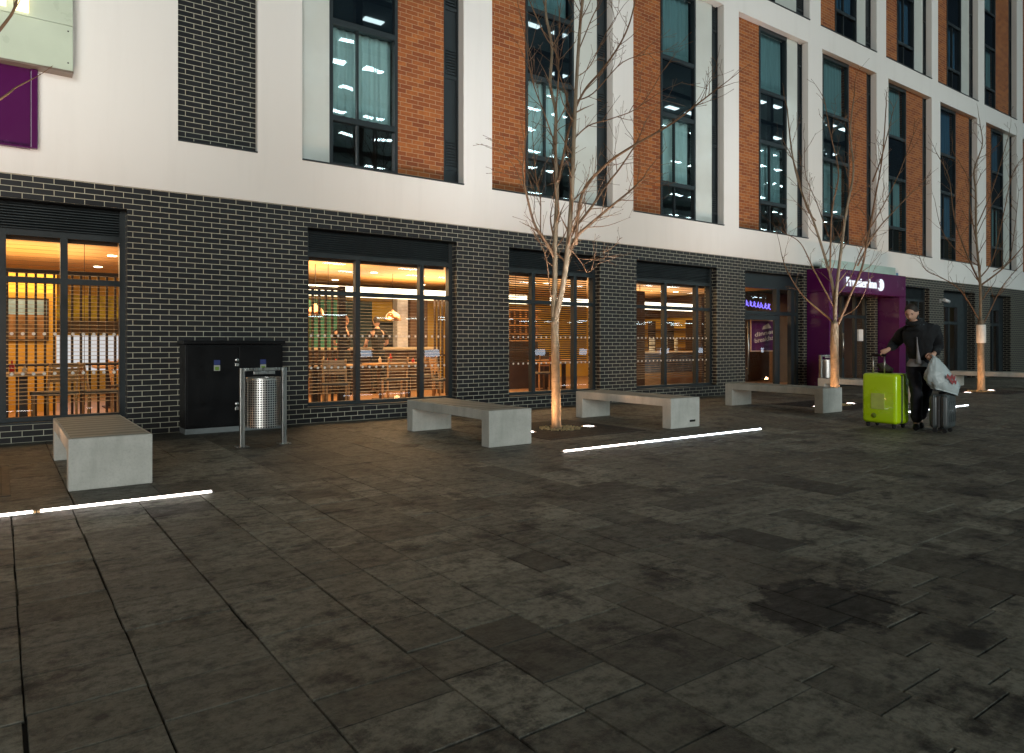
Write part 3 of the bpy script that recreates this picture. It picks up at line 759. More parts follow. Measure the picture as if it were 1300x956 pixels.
def make_tree(base, pxbase, ppm, trunk, limbs, seed, label, r0=.072, twig=1.0, tip=1.0):
    """limbs: list of (radius0, radius1, [(px,py)...]) drawn as seen in the elevation; each limb gets its own depth"""
    rnd = random.Random(seed)
    t = thing('tree', label, 'tree', (base[0],base[1],0), 0, 'young bare trees in front of the hotel')
    rt = Vector((CS,-SN,0)); aw = Vector((SN,CS,0))
    def W3(px, py, dep): return rt*((px-pxbase[0])/ppm) + Vector((0,0,(pxbase[1]-py)/ppm)) + aw*dep
    def smooth(pts, n=4):
        out = []
        P = [pts[0]]+pts+[pts[-1]]
        for i in range(1, len(P)-2):
            for k in range(n):
                s_ = k/n; a,b,c,d = P[i-1],P[i],P[i+1],P[i+2]
                out.append(.5*((2*b)+(c-a)*s_+(2*a-5*b+4*c-d)*s_*s_+(3*b-a-3*c+d)*s_**3))
        out.append(pts[-1]); return out
    tm = MB(); tp = smooth([W3(x,y,0) for x,y in trunk], 5)
    tr = [r0*(1.25 if i == 0 else 1)*(1-.22*i/len(tp)) for i in range(len(tp))]
    tm.tube(tp, tr, 14)
    for k in range(9):                                    # pruning scars and knots
        i = rnd.randrange(2, len(tp)-1); a = rnd.uniform(0,6.28); q = tp[i]+Vector((math.cos(a),math.sin(a),0))*tr[i]*.8
        tm.tube([q, q+Vector((math.cos(a),math.sin(a),.3))*.022], [.016,.011], 6)
    cm = MB()
    sv = []
    def twiglet(p, d, ln, r, lev):
        n = max(2, int(ln/.09)); pts = [p]; dd = d.normalized()
        for i in range(n):
            dd = (dd + Vector((rnd.gauss(0,.12),rnd.gauss(0,.12),rnd.gauss(.05,.10)))).normalized()
            pts.append(pts[-1]+dd*ln/n)
        rad = [max(.0026, r*(1-.72*i/n)) for i in range(n+1)]
        cm.tube(pts, rad, 5 if r > .005 else 4, cap=False)
        if lev > 0:
            for i in range(1, n+1):
                if rnd.random() < (.38 if lev > 1 else .24)*twig:
                    ax = dd.cross(Vector((rnd.gauss(0,1),rnd.gauss(0,1),rnd.gauss(0,1)))).normalized()
                    nd = Quaternion(ax, R(rnd.uniform(28,60))) @ dd; nd.z += .22
                    twiglet(pts[i], nd, ln*rnd.uniform(.25,.55), rad[i]*.62, lev-1)
        cm.tube([pts[-1], pts[-1]+dd*.014, pts[-1]+dd*.03], [.0022,.0042,.001], 4, cap=False)
    for li, (ra, rb, pl_) in enumerate(limbs):
        ra *= .86; rb *= .9
        dep = rnd.uniform(-.55,.55) * (1 if li else .3)
        n = len(pl_)
        pts = smooth([W3(x,y, dep*(i/(n-1))**1.0 * min(1.4,(n-1)*.35)) for i,(x,y) in enumerate(pl_)], 5)
        if pts[0].z > 0 and pl_[0][1] < 0: pass
        m = len(pts); rad = [ra+(rb-ra)*i/(m-1) for i in range(m)]
        (tm if ra > .029 else cm).tube(pts, rad, 12 if ra > .025 else 6)
        L_ = sum((pts[i+1]-pts[i]).length for i in range(m-1))
        for i in range(3, m):
            for q in range(1):
                if pts[i].z > 2.15 and rnd.random() < .52*twig:
                    d = (pts[i]-pts[i-1]).normalized()
                    ax = d.cross(Vector((rnd.gauss(0,1),rnd.gauss(0,1),rnd.gauss(0,1)))).normalized()
                    nd = Quaternion(ax, R(rnd.uniform(30,62))) @ d; nd.z += .25
                    twiglet(pts[i], nd, rnd.uniform(.18,.75)*(1 if i < m-3 else .6), max(.0055, rad[i]*rnd.uniform(.32,.5)), 2)
        twiglet(pts[-1], pts[-1]-pts[-2], rnd.uniform(.3,.6)*tip, rb, 2)
    tm.build('trunk', M_BARK, t); cm.build('crown', M_TWIG, t)
    return t
T1L = [(.050,.016,[(704,415),(702,395),(704,353),(704,324),(705,285),(706,263),(706,226),(704,186),(705,143),(698,108),(700,60),(692,10),(696,-60)]),
       (.052,.018,[(704,428),(706,399),(714,362),(719,322),(721,298),(724,252),(725,226),(727,163),(730,100),(734,38),(738,0),(744,-80)]),
       (.026,.010,[(706,230),(709,226),(723,160),(740,118),(765,88),(790,50),(804,10),(815,-60)]),
       (.032,.010,[(721,326),(731,302),(747,287),(773,265),(800,243),(815,228)]),
       (.030,.008,[(730,312),(737,250),(765,216),(795,196),(841,171),(876,146),(893,134)]),
       (.026,.008,[(724,296),(749,265),(773,230),(790,208),(813,173),(826,145)]),
       (.028,.009,[(703,328),(690,306),(678,289),(670,263),(663,230),(664,208),(668,170)]),
       (.013,.006,[(700,378),(697,370),(692,331),(683,310)]),
       (.014,.006,[(692,310),(686,296),(686,252),(680,215),(676,160)]),
       (.014,.006,[(705,143),(707,83),(690,55),(672,20),(655,-20)]),
       (.012,.005,[(726,180),(745,165),(772,160),(805,148),(830,110)]),
       (.012,.005,[(728,130),(752,120),(790,80),(828,68)]),
       (.012,.005,[(704,186),(690,150),(674,110),(665,60),(655,20)]),
       (.012,.005,[(732,70),(748,30),(762,-5),(770,-50)]),
       (.010,.004,[(727,170),(718,120),(706,70),(712,20),(705,-30)]),
       (.010,.004,[(724,318),(740,336),(748,345),(770,325)]),
       (.010,.004,[(730,100),(748,85),(770,40),(792,5)])]
make_tree((6.36,7.68), (705.5,545), 89.5, [(705.5,545),(705,500),(704,450),(703.5,405)], T1L, 11, 'nearest whole bare tree with two upright stems, lit orange from below', .070)
T2L = [(.040,.012,[(1058,416),(1059,371),(1065,307),(1070,264),(1077,220),(1072,170),(1075,130)]),
       (.036,.012,[(1058,411),(1057,367),(1050,334),(1034,280),(1018,237),(1008,190),(1003,135)]),
       (.026,.008,[(1057,412),(1054,404),(1023,374),(1005,341),(1000,317)]),
       (.032,.010,[(1060,414),(1062,408),(1076,371),(1087,341),(1092,307),(1100,254),(1107,204),(1110,140)]),
       (.020,.006,[(1087,337),(1114,294),(1147,260),(1180,230)]),
       (.016,.006,[(1060,376),(1080,351),(1095,317),(1112,296)]),
       (.018,.006,[(1056,388),(1033,341),(1018,307),(1000,294)]),
       (.020,.007,[(1052,340),(1050,270),(1054,224),(1040,180),(1028,140)]),
       (.018,.006,[(1106,230),(1118,200),(1128,165),(1136,135)]),
       (.016,.006,[(1064,300),(1078,262),(1082,215),(1090,160)]),
       (.014,.006,[(1034,280),(1022,262),(1010,215),(1000,190)]),
       (.014,.006,[(1092,307),(1110,270),(1128,225),(1140,180)]),
       (.012,.005,[(1050,300),(1040,255),(1030,215),(1034,170)]),
       (.010,.004,[(1062,404),(1080,392),(1087,372),(1092,350)])]
make_tree((13.30,7.48), (1058,514), 64.6, [(1058,514),(1058,480),(1057.5,440),(1058,408)], T2L, 23, 'bare tree growing in front of the purple hotel entrance', .088)
T3L = [(.040,.010,[(1246,412),(1245,358),(1240,301),(1239,245),(1237,216),(1247,185),(1244,160)]),
       (.026,.008,[(1247,362),(1275,341),(1300,315),(1325,280)]),
       (.026,.008,[(1245,360),(1230,318),(1219,273),(1216,222),(1204,190)]),
       (.020,.006,[(1245,408),(1225,369),(1205,352),(1188,341),(1182,318)]),
       (.020,.006,[(1248,414),(1258,395),(1275,363),(1300,335),(1320,318)]),
       (.018,.006,[(1246,352),(1258,330),(1268,275),(1276,225),(1290,200)]),
       (.016,.006,[(1241,310),(1228,262),(1222,230),(1200,200)]),
       (.016,.006,[(1240,290),(1254,250),(1262,215),(1270,175)]),
       (.014,.006,[(1243,338),(1220,318),(1205,290),(1200,250)]),
       (.014,.006,[(1262,345),(1285,330),(1296,290),(1305,240)]),
       (.012,.005,[(1240,301),(1258,262),(1284,225)])]
T3 = make_tree((20.05,7.42), (1246.5,497), 50.2, [(1246.5,497),(1246.5,470),(1246,440),(1246,406)], T3L, 37, 'farthest bare tree, its trunk wrapped with a white notice', .088)
MB().lathe((0,0,0), [(.104,1.22),(.107,1.25),(.105,1.64),(.100,1.68)], 16).build('trunk_wrap', mat('white_wrap', (.62,.62,.58), .6), T3)
T0L = [(.05,.014,[(-143,430),(-138,300),(-130,180),(-122,60),(-118,-60)]),
       (.030,.0045,[(-141,400),(-110,260),(-70,160),(-30,104),(0,90),(22,78),(42,64),(60,42)]),
       (.016,.004,[(-85,200),(-40,150),(0,117),(9,105),(30,90)]),
       (.022,.008,[(-120,240),(-70,120),(-30,65),(0,26),(12,0),(18,-50)]),
       (.026,.008,[(-142,400),(-190,260),(-220,140),(-230,20)])]
make_tree((-.75,7.7), (-143,623), 154.5, [(-143,623),(-143,560),(-142,500),(-143,420)], T0L, 51, 'bare tree at the left edge of the photo, only twig tips showing over the sign', .07, .22, .3)

# tree pits, gravel and uplights
M_GRATE = mat('dark_grate', (.010,.010,.010), .6, 0, .4, 10)
M_GRAVEL = mat('pale_gravel', (.36,.29,.15), .9, 0, .6, 40, bumps=1., bscale=50)
M_UP = emit('uplight_lens', (1,.78,.72), 16)
pits = [((-.78,7.7),'dark tree grate at the left edge of the paving'),((6.42,7.68),'dark square tree grate round the nearest whole tree'),((13.3,7.48),'dark tree grate round the tree in front of the purple entrance'),((20.05,7.42),'dark tree grate round the farthest tree')]
for (x, y), lb in pits:
    t = thing('tree_grate', lb, 'tree grate', (x,y,0), 0, 'tree grates in the paving')
    m = MB(); q = .85
    m.box(-q,q,-q,-q+.06,-.004,.006); m.box(-q,q,q-.06,q,-.004,.006); m.box(-q,-q+.06,-q+.06,q-.06,-.004,.006); m.box(q-.06,q,-q+.06,q-.06,-.004,.006)
    xx = -q+.075
    while xx < q-.08:
        if abs(xx+.015) < .30:
            hh = math.sqrt(max(0,.30**2-(xx+.015)**2)); m.box(xx,xx+.03,-q+.06,-hh,-.004,.005); m.box(xx,xx+.03,hh,q-.06,-.004,.005)
        else: m.box(xx,xx+.03,-q+.06,q-.06,-.004,.005)
        xx += .045
    m.build('grille', M_GRATE, t)
    MB().quad((-q,-q,.0015),(q,-q,.0015),(q,q,.0015),(-q,q,.0015)).build('pit_base', mat('pit_soil', (.008,.008,.007), .95), t)
    rnd = random.Random(int(x*10)); gm = MB()
    for k in range(420):
        a = rnd.uniform(0,6.28); r = .30*math.sqrt(rnd.uniform(.05,1)); s_ = rnd.uniform(.007,.016)
        gm.t = rnd.random(); cx_, cy_ = r*math.cos(a), r*math.sin(a)
        gm.lathe((cx_,cy_,.006+rnd.uniform(0,.012)), [(0.001,-s_*.6),(s_,-s_*.1),(s_*.7,s_*.5),(0.001,s_*.6)], 5)
    o = gm.build('gravel', M_GRAVEL, t); o['kind'] = 'stuff'
ul = {0:'left',1:'right'}
uplab = ['glowing pink in-ground uplight beside the nearest whole tree','in-ground uplight hidden behind the second bench, lighting the nearest whole tree',
 'in-ground uplight under the end of the bench by the side door','in-ground uplight between the fourth bench end and the lime suitcase','in-ground uplight left of the farthest tree trunk','in-ground uplight right of the farthest tree trunk','in-ground uplight left of the edge tree','in-ground uplight right of the edge tree']
ups = [(6.90,7.60,1),(5.80,7.60,1),(12.55,7.40,2),(13.75,7.40,2),(19.15,7.38,3),(20.55,7.38,3),(-1.5,7.6,0),(-.15,7.6,0)]
tr_ = {0:(-.75,7.7),1:(6.36,7.68),2:(13.3,7.48),3:(20.05,7.42)}
for (x, y, k), lb in zip(ups, uplab):
    t = thing('ground_uplight', lb, 'uplight', (x,y,.0), 0, 'uplights at the foot of the trees')
    MB().lathe((0,0,0), [(.0,.004),(.11,.004),(.115,.012),(.085,.016),(.08,.012)], 24).build('rim', M_STEEL, t)
    MB().lathe((0,0,0), [(.0001,.013),(.078,.0125)], 24).build('lens', M_UP, t)
    tx, ty = tr_[k]
    lamp('lamp', 'SPOT', (0,0,.04), (tx-x, ty-y, 2.2), UP_W, (1,.52,.25), t, spot_size=R(164), spot_blend=.7, shadow_soft_size=.06)

# ------------------------------------------------------------------ people
def skin_mesh(name, pts, edges, root, sub=2):
    """pts: {key: (x, y, z, rx[, ry])}"""
    keys = list(pts); idx = {k: i for i, k in enumerate(keys)}
    me = bpy.data.meshes.new(name); me.from_pydata([pts[k][:3] for k in keys], [(idx[a], idx[b]) for a, b in edges], [])
    o = bpy.data.objects.new(name, me); C.objects.link(o)
    sk = o.modifiers.new('skin', 'SKIN'); sk.use_smooth_shade = True
    sb = o.modifiers.new('sub', 'SUBSURF'); sb.levels = sub; sb.render_levels = sub
    lay = me.skin_vertices[0] if me.skin_vertices else None
    for k in keys:
        r = pts[k][3]; r2 = pts[k][4] if len(pts[k]) > 4 else r
        lay.data[idx[k]].radius = (r, r2); lay.data[idx[k]].use_root = (k == root)
    bpy.context.view_layer.update()
    dg = bpy.context.evaluated_depsgraph_get()
    m2 = bpy.data.meshes.new_from_object(o.evaluated_get(dg)); bpy.data.objects.remove(o)
    bm = bmesh.new(); bm.from_mesh(m2); return bm
def head_bm(c, yaw, pitch, s=1.):
    """head about .235 m high with brow, eye sockets, nose, lips, chin and ears; faces -Y before turning"""
    bm = bmesh.new(); bmesh.ops.create_uvsphere(bm, u_segments=40, v_segments=30, radius=1)
    def gs(x, z, cx, cz, sx, sz): return math.exp(-((x-cx)/sx)**2-((z-cz)/sz)**2)
    for v in bm.verts:
        x, y, z = v.co
        w = .078*(1-.20*max(0,-z)**1.5); d = .098
        p = Vector((x*w, y*d*(1-.10*max(0,-z)), z*.122))
        if y < 0:
            f = -y; X, Z = p.x, p.z
            p.y -= .024*gs(X,Z,0,-.022,.014,.024)*f                     # nose
            p.y -= .010*gs(X,Z,0,-.036,.020,.010)*f
            p.y -= .008*gs(X,Z,0,.030,.05,.012)*f                       # brow
            p.y += .013*(gs(X,Z,.031,.006,.017,.013)+gs(X,Z,-.031,.006,.017,.013))*f
            p.y -= .008*gs(X,Z,0,-.066,.022,.010)*f; p.y += .004*gs(X,Z,0,-.063,.03,.003)*f
            p.y -= .012*gs(X,Z,0,-.100,.024,.016)*f                     # chin
            p.x *= 1-.10*max(0,(-Z-.05)/.07)
        v.co = p
    for sx in (1,-1):                                                   # ears
        e = bmesh.ops.create_uvsphere(bm, u_segments=10, v_segments=8, radius=1)
        for v in e['verts']: v.co = Vector((sx*(.077+v.co.x*.009), .012+v.co.y*.020+sx*0, -.008+v.co.z*.033))
    M = Matrix.Translation(c) @ Matrix.Rotation(yaw,4,'Z') @ Matrix.Rotation(pitch,4,'X') @ Matrix.Scale(s,4)
    bmesh.ops.transform(bm, matrix=M, verts=bm.verts[:]); return bm, M
def hair_mb(M):
    m = MB(); n = 36; vs = []; rows = 14
    for j in range(rows+1):
        for i in range(n):
            a = 2*math.pi*i/n; x, y = math.sin(a), -math.cos(a)
            front = max(0,-y); low = -.45+1.0*front**.6 + .12*max(0,-y)
            if abs(x) > .75 and y < .3: low = .05 + .35*max(0,-y)
            t = j/rows; z = 1 - (1-low)*t
            z = max(-1, min(1, z)); rr = math.sqrt(max(0,1-z*z)); k = 1.07 if t < .95 else 1.0
            k += .018*math.sin(i*5+j*3)
            vs.append(M @ Vector((x*rr*.078*k, y*rr*.098*k+.003, z*.122*k)))
    m._add(vs, [(j*n+i, j*n+(i+1)%n, (j+1)*n+(i+1)%n, (j+1)*n+i) for j in range(rows) for i in range(n)], True)
    return m
def face_mb(M, part):
    m = MB()
    for sx in (1,-1):
        s0 = len(m.v)
        if part == 'eye': m.lathe((0,0,0), [(.0001,-.010),(.0105,0),(.0001,.010)], 10)
        else: m.tube([(-.018,0,-.003),(0,-.004,.002),(.018,.003,-.002)], [.0028,.004,.002], 6)
        T = Matrix.Translation((sx*.031,-.078,.006)) if part == 'eye' else Matrix.Translation((sx*.031,-.090,.027))
        m.xform(M @ T, s0)
    return m
def hand_pts(w, d, up, thumb_side, s=1., curl=.8):
    """palm + five bent fingers, returns MB; d = pointing direction, up = back of hand normal"""
    m = MB(); w = Vector(w); d = Vector(d).normalized(); up = Vector(up); up = (up-d*up.dot(d)).normalized(); sd = d.cross(up)*thumb_side
    m.tube([w-d*.02, w+d*.02, w+d*.06, w+d*.095], [.026*s,.033*s,.038*s,.034*s], 10)
    for k, (off, ln) in enumerate(((.028,.072),(.010,.082),(-.009,.076),(-.026,.060))):
        b = w+d*.088+sd*off; a = 0; pts = [b-d*.02]; p = b
        for j in range(3):
            a += curl*(.55+.25*j); p = p+(d*math.cos(a)-up*math.sin(a))*ln/3*s; pts.append(p)
        m.tube([b-d*.02, b]+pts[1:], [.0095*s,.0095*s,.0088*s,.008*s,.0065*s], 7)
    b = w+d*.03+sd*.03
    m.tube([b, b+sd*.025+d*.025-up*.008, b+sd*.028+d*.052-up*.025, b+sd*.018+d*.072-up*.04], [.013*s,.0115*s,.010*s,.007*s], 7)
    return m
def add_bm(bm, other):
    me = bpy.data.meshes.new('tmp'); other.to_mesh(me); bm.from_mesh(me); bpy.data.meshes.remove(me); other.free()
def add_mb(bm, m):
    me = bpy.data.meshes.new('tmp'); me.from_pydata(m.v, [], m.f); bm.from_mesh(me); bpy.data.meshes.remove(me)
def bm_obj(bm, name, material, parent=None, loc=None, rz=None):
    me = bpy.data.meshes.new(name); bm.to_mesh(me); bm.free(); me.materials.append(material)
    me.polygons.foreach_set('use_smooth', [True]*len(me.polygons))
    o = bpy.data.objects.new(name, me); C.objects.link(o)
    if parent: o.parent = parent
    if loc is not None: o.location = loc; o.rotation_euler = (0,0,rz or 0)
    return o

def figure(name, label, loc, rz, J, head, top_mat, leg_mat, hair_mat, hands, jacket=True, shirt=None, shoe=M_BLACK, bulk=.03):
    """J: joint dict, head: (centre, yaw, pitch)"""
    def r(k, *rad): return tuple(J[k])+rad
    body = {'pel': r('pel',.10,.085), 'wai': r('wai',.105,.08), 'che': r('che',.125,.09), 'nb': r('nb',.058), 'nt': r('nt',.054)}
    E_ = [('pel','wai'),('wai','che'),('che','nb'),('nb','nt')]
    for s_ in 'RL':
        body['sh'+s_] = r('sh'+s_,.056); body['el'+s_] = r('el'+s_,.040); body['wr'+s_] = r('wr'+s_,.028)
        body['hi'+s_] = r('hi'+s_,.082); body['kn'+s_] = r('kn'+s_,.055); body['an'+s_] = r('an'+s_,.038); body['to'+s_] = r('to'+s_,.034)
        E_ += [('che','sh'+s_),('sh'+s_,'el'+s_),('el'+s_,'wr'+s_),('pel','hi'+s_),('hi'+s_,'kn'+s_),('kn'+s_,'an'+s_),('an'+s_,'to'+s_)]
    bm = skin_mesh('body', body, E_, 'pel')
    hb, M = head_bm(*head); add_bm(bm, hb)
    for h in hands: add_mb(bm, hand_pts(*h))
    o = bm_obj(bm, name, M_SKIN, None, loc, rz); tag(o, label, 'person')
    def grow(keys, ed, add, root, nm, mt, over={}):
        pts = {}
        for k in keys:
            b = body[k]; rr = b[3:]; a = over.get(k, add)
            pts[k] = b[:3]+tuple(q+a for q in rr)
        b_ = skin_mesh(nm, pts, ed, root, 3); b_.normal_update()
        for v in b_.verts:
            q = v.co; f_ = mnoise.noise(Vector((q.x*7, q.y*7, q.z*13)))+.6*mnoise.noise(Vector((q.x*15+q.z*9, q.y*15, q.z*22)))
            v.co = q+v.normal*.011*f_
        return bm_obj(b_, nm, mt, o)
    # trousers end just above the ankle
    body['cuR'] = tuple(Vector(J['anR'])*1.0+Vector(J['knR'])*.0)+(.052,); body['cuL'] = tuple(Vector(J['anL'])*1.0+Vector(J['knL'])*.0)+(.052,)
    body['bel'] = tuple(Vector(J['pel'])*.4+Vector(J['wai'])*.6)+(.105,.085)
    grow(['bel','pel','hiR','knR','cuR','hiL','knL','cuL'], [('bel','pel'),('pel','hiR'),('hiR','knR'),('knR','cuR'),('pel','hiL'),('hiL','knL'),('knL','cuL')], .026, 'pel', 'trousers', leg_mat)
    for s_ in 'RL':
        a = Vector(J['an'+s_]); t_ = Vector(J['to'+s_]); d = (t_-a); d.z = 0; d.normalize()
        m = MB(); m.tube([(a.x-d.x*.05,a.y-d.y*.05,.045),(a.x+d.x*.02,a.y+d.y*.02,.05),(a.x+d.x*.12,a.y+d.y*.12,.04),(a.x+d.x*.20,a.y+d.y*.20,.03)], [.042,.046,.045,.028], 10)
        for i, v in enumerate(m.v): m.v[i] = (v[0], v[1], max(.002, v[2]))
        m.build('shoe', shoe, o)
    # top
    wv = Vector(J['wai']); pv = Vector(J['pel'])
    body['hem'] = tuple(wv*.1+pv*.9)+(.145,.12); body['w2'] = tuple(wv)+(.128,.105)
    body['cwR'] = tuple(Vector(J['wrR'])*.92+Vector(J['elR'])*.08)+(.034,); body['cwL'] = tuple(Vector(J['wrL'])*.92+Vector(J['elL'])*.08)+(.034,)
    body['col'] = tuple(Vector(J['nb'])*.6+Vector(J['nt'])*.4)+(.062,)
    if shirt:
        body['h2'] = tuple(wv*-.25+pv*1.25)+(.165,.135)
        m = MB(); n = 28; vs = []
        for z, rx, ry in ((-.045,.176,.140),(-.03,.180,.143),(.0,.172,.135),(.04,.150,.115),(.10,.120,.09)):
            for k in range(n):
                a = 2*math.pi*k/n; q = 1+.03*math.sin(5*a+z*30); vs.append((pv.x+rx*math.cos(a)*q, pv.y+ry*math.sin(a)*q, pv.z+z))
        m._add(vs, [(j*n+i, j*n+(i+1)%n, (j+1)*n+(i+1)%n, (j+1)*n+i) for j in range(4) for i in range(n)], True); m.build('shirt', shirt, o)
    if jacket:
        grow(['hem','w2','che','col','shR','elR','cwR','shL','elL','cwL'], [('hem','w2'),('w2','che'),('che','col'),('che','shR'),('shR','elR'),('elR','cwR'),('che','shL'),('shL','elL'),('elL','cwL')], bulk, 'che', 'jacket', top_mat, {'col':.014,'cwR':.018,'cwL':.018,'hem':bulk-.012,'nb':.02})
    else:
        for s_ in 'RL': body['sl'+s_] = tuple(Vector(J['sh'+s_])*.35+Vector(J['el'+s_])*.65)+(.052,)
        grow(['hem','w2','che','col','shR','slR','shL','slL'], [('hem','w2'),('w2','che'),('che','col'),('che','shR'),('shR','slR'),('che','shL'),('shL','slL')], .016, 'che', 'tee_shirt', top_mat, {'col':.004})
    hair_mb(M).build('hair', hair_mat, o)
    face_mb(M, 'eye').build('eye', M_BLACK, o); face_mb(M, 'brow').build('eyebrow', hair_mat, o)
    return o

def cloth(name, c, s=9, rough=.85):
    if name in MATS: return MATS[name]
    m, nt, out = nodes(name); p = nt.nodes.new('ShaderNodeBsdfPrincipled'); co = coords(nt)
    n = noise(nt, co, s, 4, .6)
    L(nt, mixc(nt, ramp(nt, n, 0, 1, .3, .7), tuple(x*.7 for x in c), c), p.inputs['Base Color']); p.inputs['Roughness'].default_value = rough
    p.inputs['Sheen Weight'].default_value = .03
    L(nt, bump(nt, noise(nt, co, 11, 3, .5, (1,1,.6)), .9, .03), p.inputs['Normal']); L(nt, p.outputs[0], out.inputs[0]); MATS[name] = m; return m

PB = (10.483, 4.643, 0)         # where the man stands; figure frame: x = along the view's right, y = away from the viewer
J = dict(pel=(.01,.01,.93), wai=(.0,.0,1.10), che=(-.03,-.03,1.32), nb=(-.12,-.10,1.46), nt=(-.19,-.155,1.54),
         shR=(-.17,.10,1.375), elR=(-.17,.33,1.215), wrR=(-.345,.20,1.12),
         shL=(.13,-.14,1.385), elL=(.21,-.06,1.15), wrL=(.075,-.20,1.065),
         hiR=(-.07,.05,.89), knR=(-.085,-.06,.50), anR=(-.05,.0,.085), toR=(-.12,-.11,.035),
         hiL=(.09,-.02,.89), knL=(.12,.06,.50), anL=(.14,.24,.11), toL=(.08,.12,.035))
MAN = figure('person', 'man in dark jacket leaning over a lime green suitcase, holding a white carrier bag', PB, -TH, J,
       ((-.235,-.20,1.635), R(-46), R(27), 1.0), cloth('dark_jacket', (.0045,.0065,.009)), cloth('navy_trousers', (.0035,.004,.010)), M_HAIR,
       [((-.345,.20,1.12), (-.75,.45,-.45), (0,0,1), 1, 1., .9), ((.075,-.20,1.065), (-.60,-.40,-.30), (.2,-.5,.8), 1, 1., 1.0)],
       True, cloth('grey_shirt', (.30,.29,.30)), bulk=.044)
# collar of the jacket and zip-line of pale shirt
cl = MB(); cl.tube([(-.135,-.158,1.30),(-.118,-.142,1.15),(-.098,-.125,1.03),(-.085,-.115,.93)], [.004,.012,.022,.034], 10); cl.build('shirt_front', MATS['grey_shirt'], MAN)
cr_ = MB(); ring = []
for k in range(19):
    a = 2*math.pi*k/18; ring.append((-.150+.074*math.cos(a), -.118+.074*math.sin(a), 1.502-.022*math.cos(a-R(220))))
cr_.tube(ring, .036, 10); cr_.build('collar', MATS['dark_jacket'], MAN)

def pw(x, y, z=0): return (PB[0]+x*CS+y*SN, PB[1]-x*SN+y*CS, z)
M_LIME = mat('lime_shell', (.52,.80,.004), .30, 0, .05, 3, coat=.3)
def shell_bm(w, d, h, z0, rad, ribs=0, rib=.008):
    bm = bmesh.new(); bmesh.ops.create_cube(bm, size=1)
    for v in bm.verts: v.co = Vector((v.co.x*w, v.co.y*d, z0+(v.co.z+.5)*h))
    bmesh.ops.bevel(bm, geom=bm.edges[:], offset=rad, segments=6, affect='EDGES', profile=.5)
    return bm
def suitcase(name, label, loc, rz, w, d, h, shell, handle_h, ribs, patch):
    t = thing(name, label, 'suitcase', loc, rz)
    zb = .06
    for s_ in (-1,1):
        bm = shell_bm(w, d/2-.012, h-zb, zb, min(.055, d/4.2))
        for v in bm.verts: v.co.y += s_*(d/4+.004)
        o = bm_obj(bm, 'shell', shell, t)
    MB().bbox(-w/2+.015,w/2-.015,-.02,.02,zb+.015,h-.015,.012).build('zip_band', mat('zip_grey', (.06,.06,.06), .5), t)
    for k in range(ribs):
        x = -w/2+.07+(w-.14)*k/max(1,ribs-1)
        for s_ in (-1,1): MB().tube([(x, s_*(d/2-.004), zb+.09), (x, s_*(d/2-.004), h-.09)], .011, 8).build('rib', shell, t)
    for sx in (-1,1):
        for sy in (-1,1):
            wm = MB(); wm.tube([(sx*(w/2-.07)-.014, sy*(d/2-.06), .028),(sx*(w/2-.07)+.014, sy*(d/2-.06), .028)], .028, 14)
            wm.bbox(sx*(w/2-.07)-.022, sx*(w/2-.07)+.022, sy*(d/2-.06)-.022, sy*(d/2-.06)+.022, .045, .066, .004)
            wm.build('wheel', mat('wheel_rubber', (.012,.012,.012), .6), t)
    if handle_h:
        hm = MB(); yy = -d/2+.06
        for sx in (-.115,.055): hm.tube([(sx,yy,h-.01),(sx,yy,h+handle_h)], .010, 8)
        hm.build('handle', M_STEEL, t)
        MB().bbox(-.135,.075,yy-.018,yy+.018,h+handle_h-.005,h+handle_h+.028,.01).build('grip', M_BLACK, t)
    MB().bbox(-.10,.10,-.02,.02,h+.0,h+.035,.01).build('carry_handle', M_BLACK, t)
    if patch:
        MB().bbox(-.11,.09,-d/2-.004,-d/2+.004,h*.34,h*.63,.003).build('reflection_patch', mat('pale_lime', (.50,.62,.12), .35), t)  # pale rectangle painted on as a reflection in the shell
        MB().lathe((0,0,0), [(.0,.004),(.035,.004),(.038,0)], 20).xform(Matrix.Translation((-.07,-d/2,.17)) @ Matrix.Rotation(R(90),4,'X')).build('emblem', mat('lime_emblem', (.16,.26,.01), .35), t)
    return t
suitcase('green_suitcase', 'large lime green hard-shell suitcase with its long handle pulled up', pw(-.33,.30), -TH-R(58), .52, .35, .78, M_LIME, .25, 0, True)
suitcase('grey_suitcase', 'small dark grey cabin suitcase standing beneath the white carrier bag', pw(.12,-.32), -TH+R(42), .36, .24, .52, mat('grey_shell', (.055,.065,.066), .4), 0, 4, False)
# dark folded coat lying on the lime suitcase
co_ = MB(); 
for k in range(3): co_.tube([pw(-.36,.36+.04*k,.825+.03*k), pw(-.27,.36+.05*k,.85+.02*k), pw(-.18,.40,.82)], [.03,.045,.028], 8)
tag(co_.build('folded_coat', cloth('dark_coat', (.05,.045,.025))), 'small dark bundle lying on top of the lime green suitcase', 'coat')
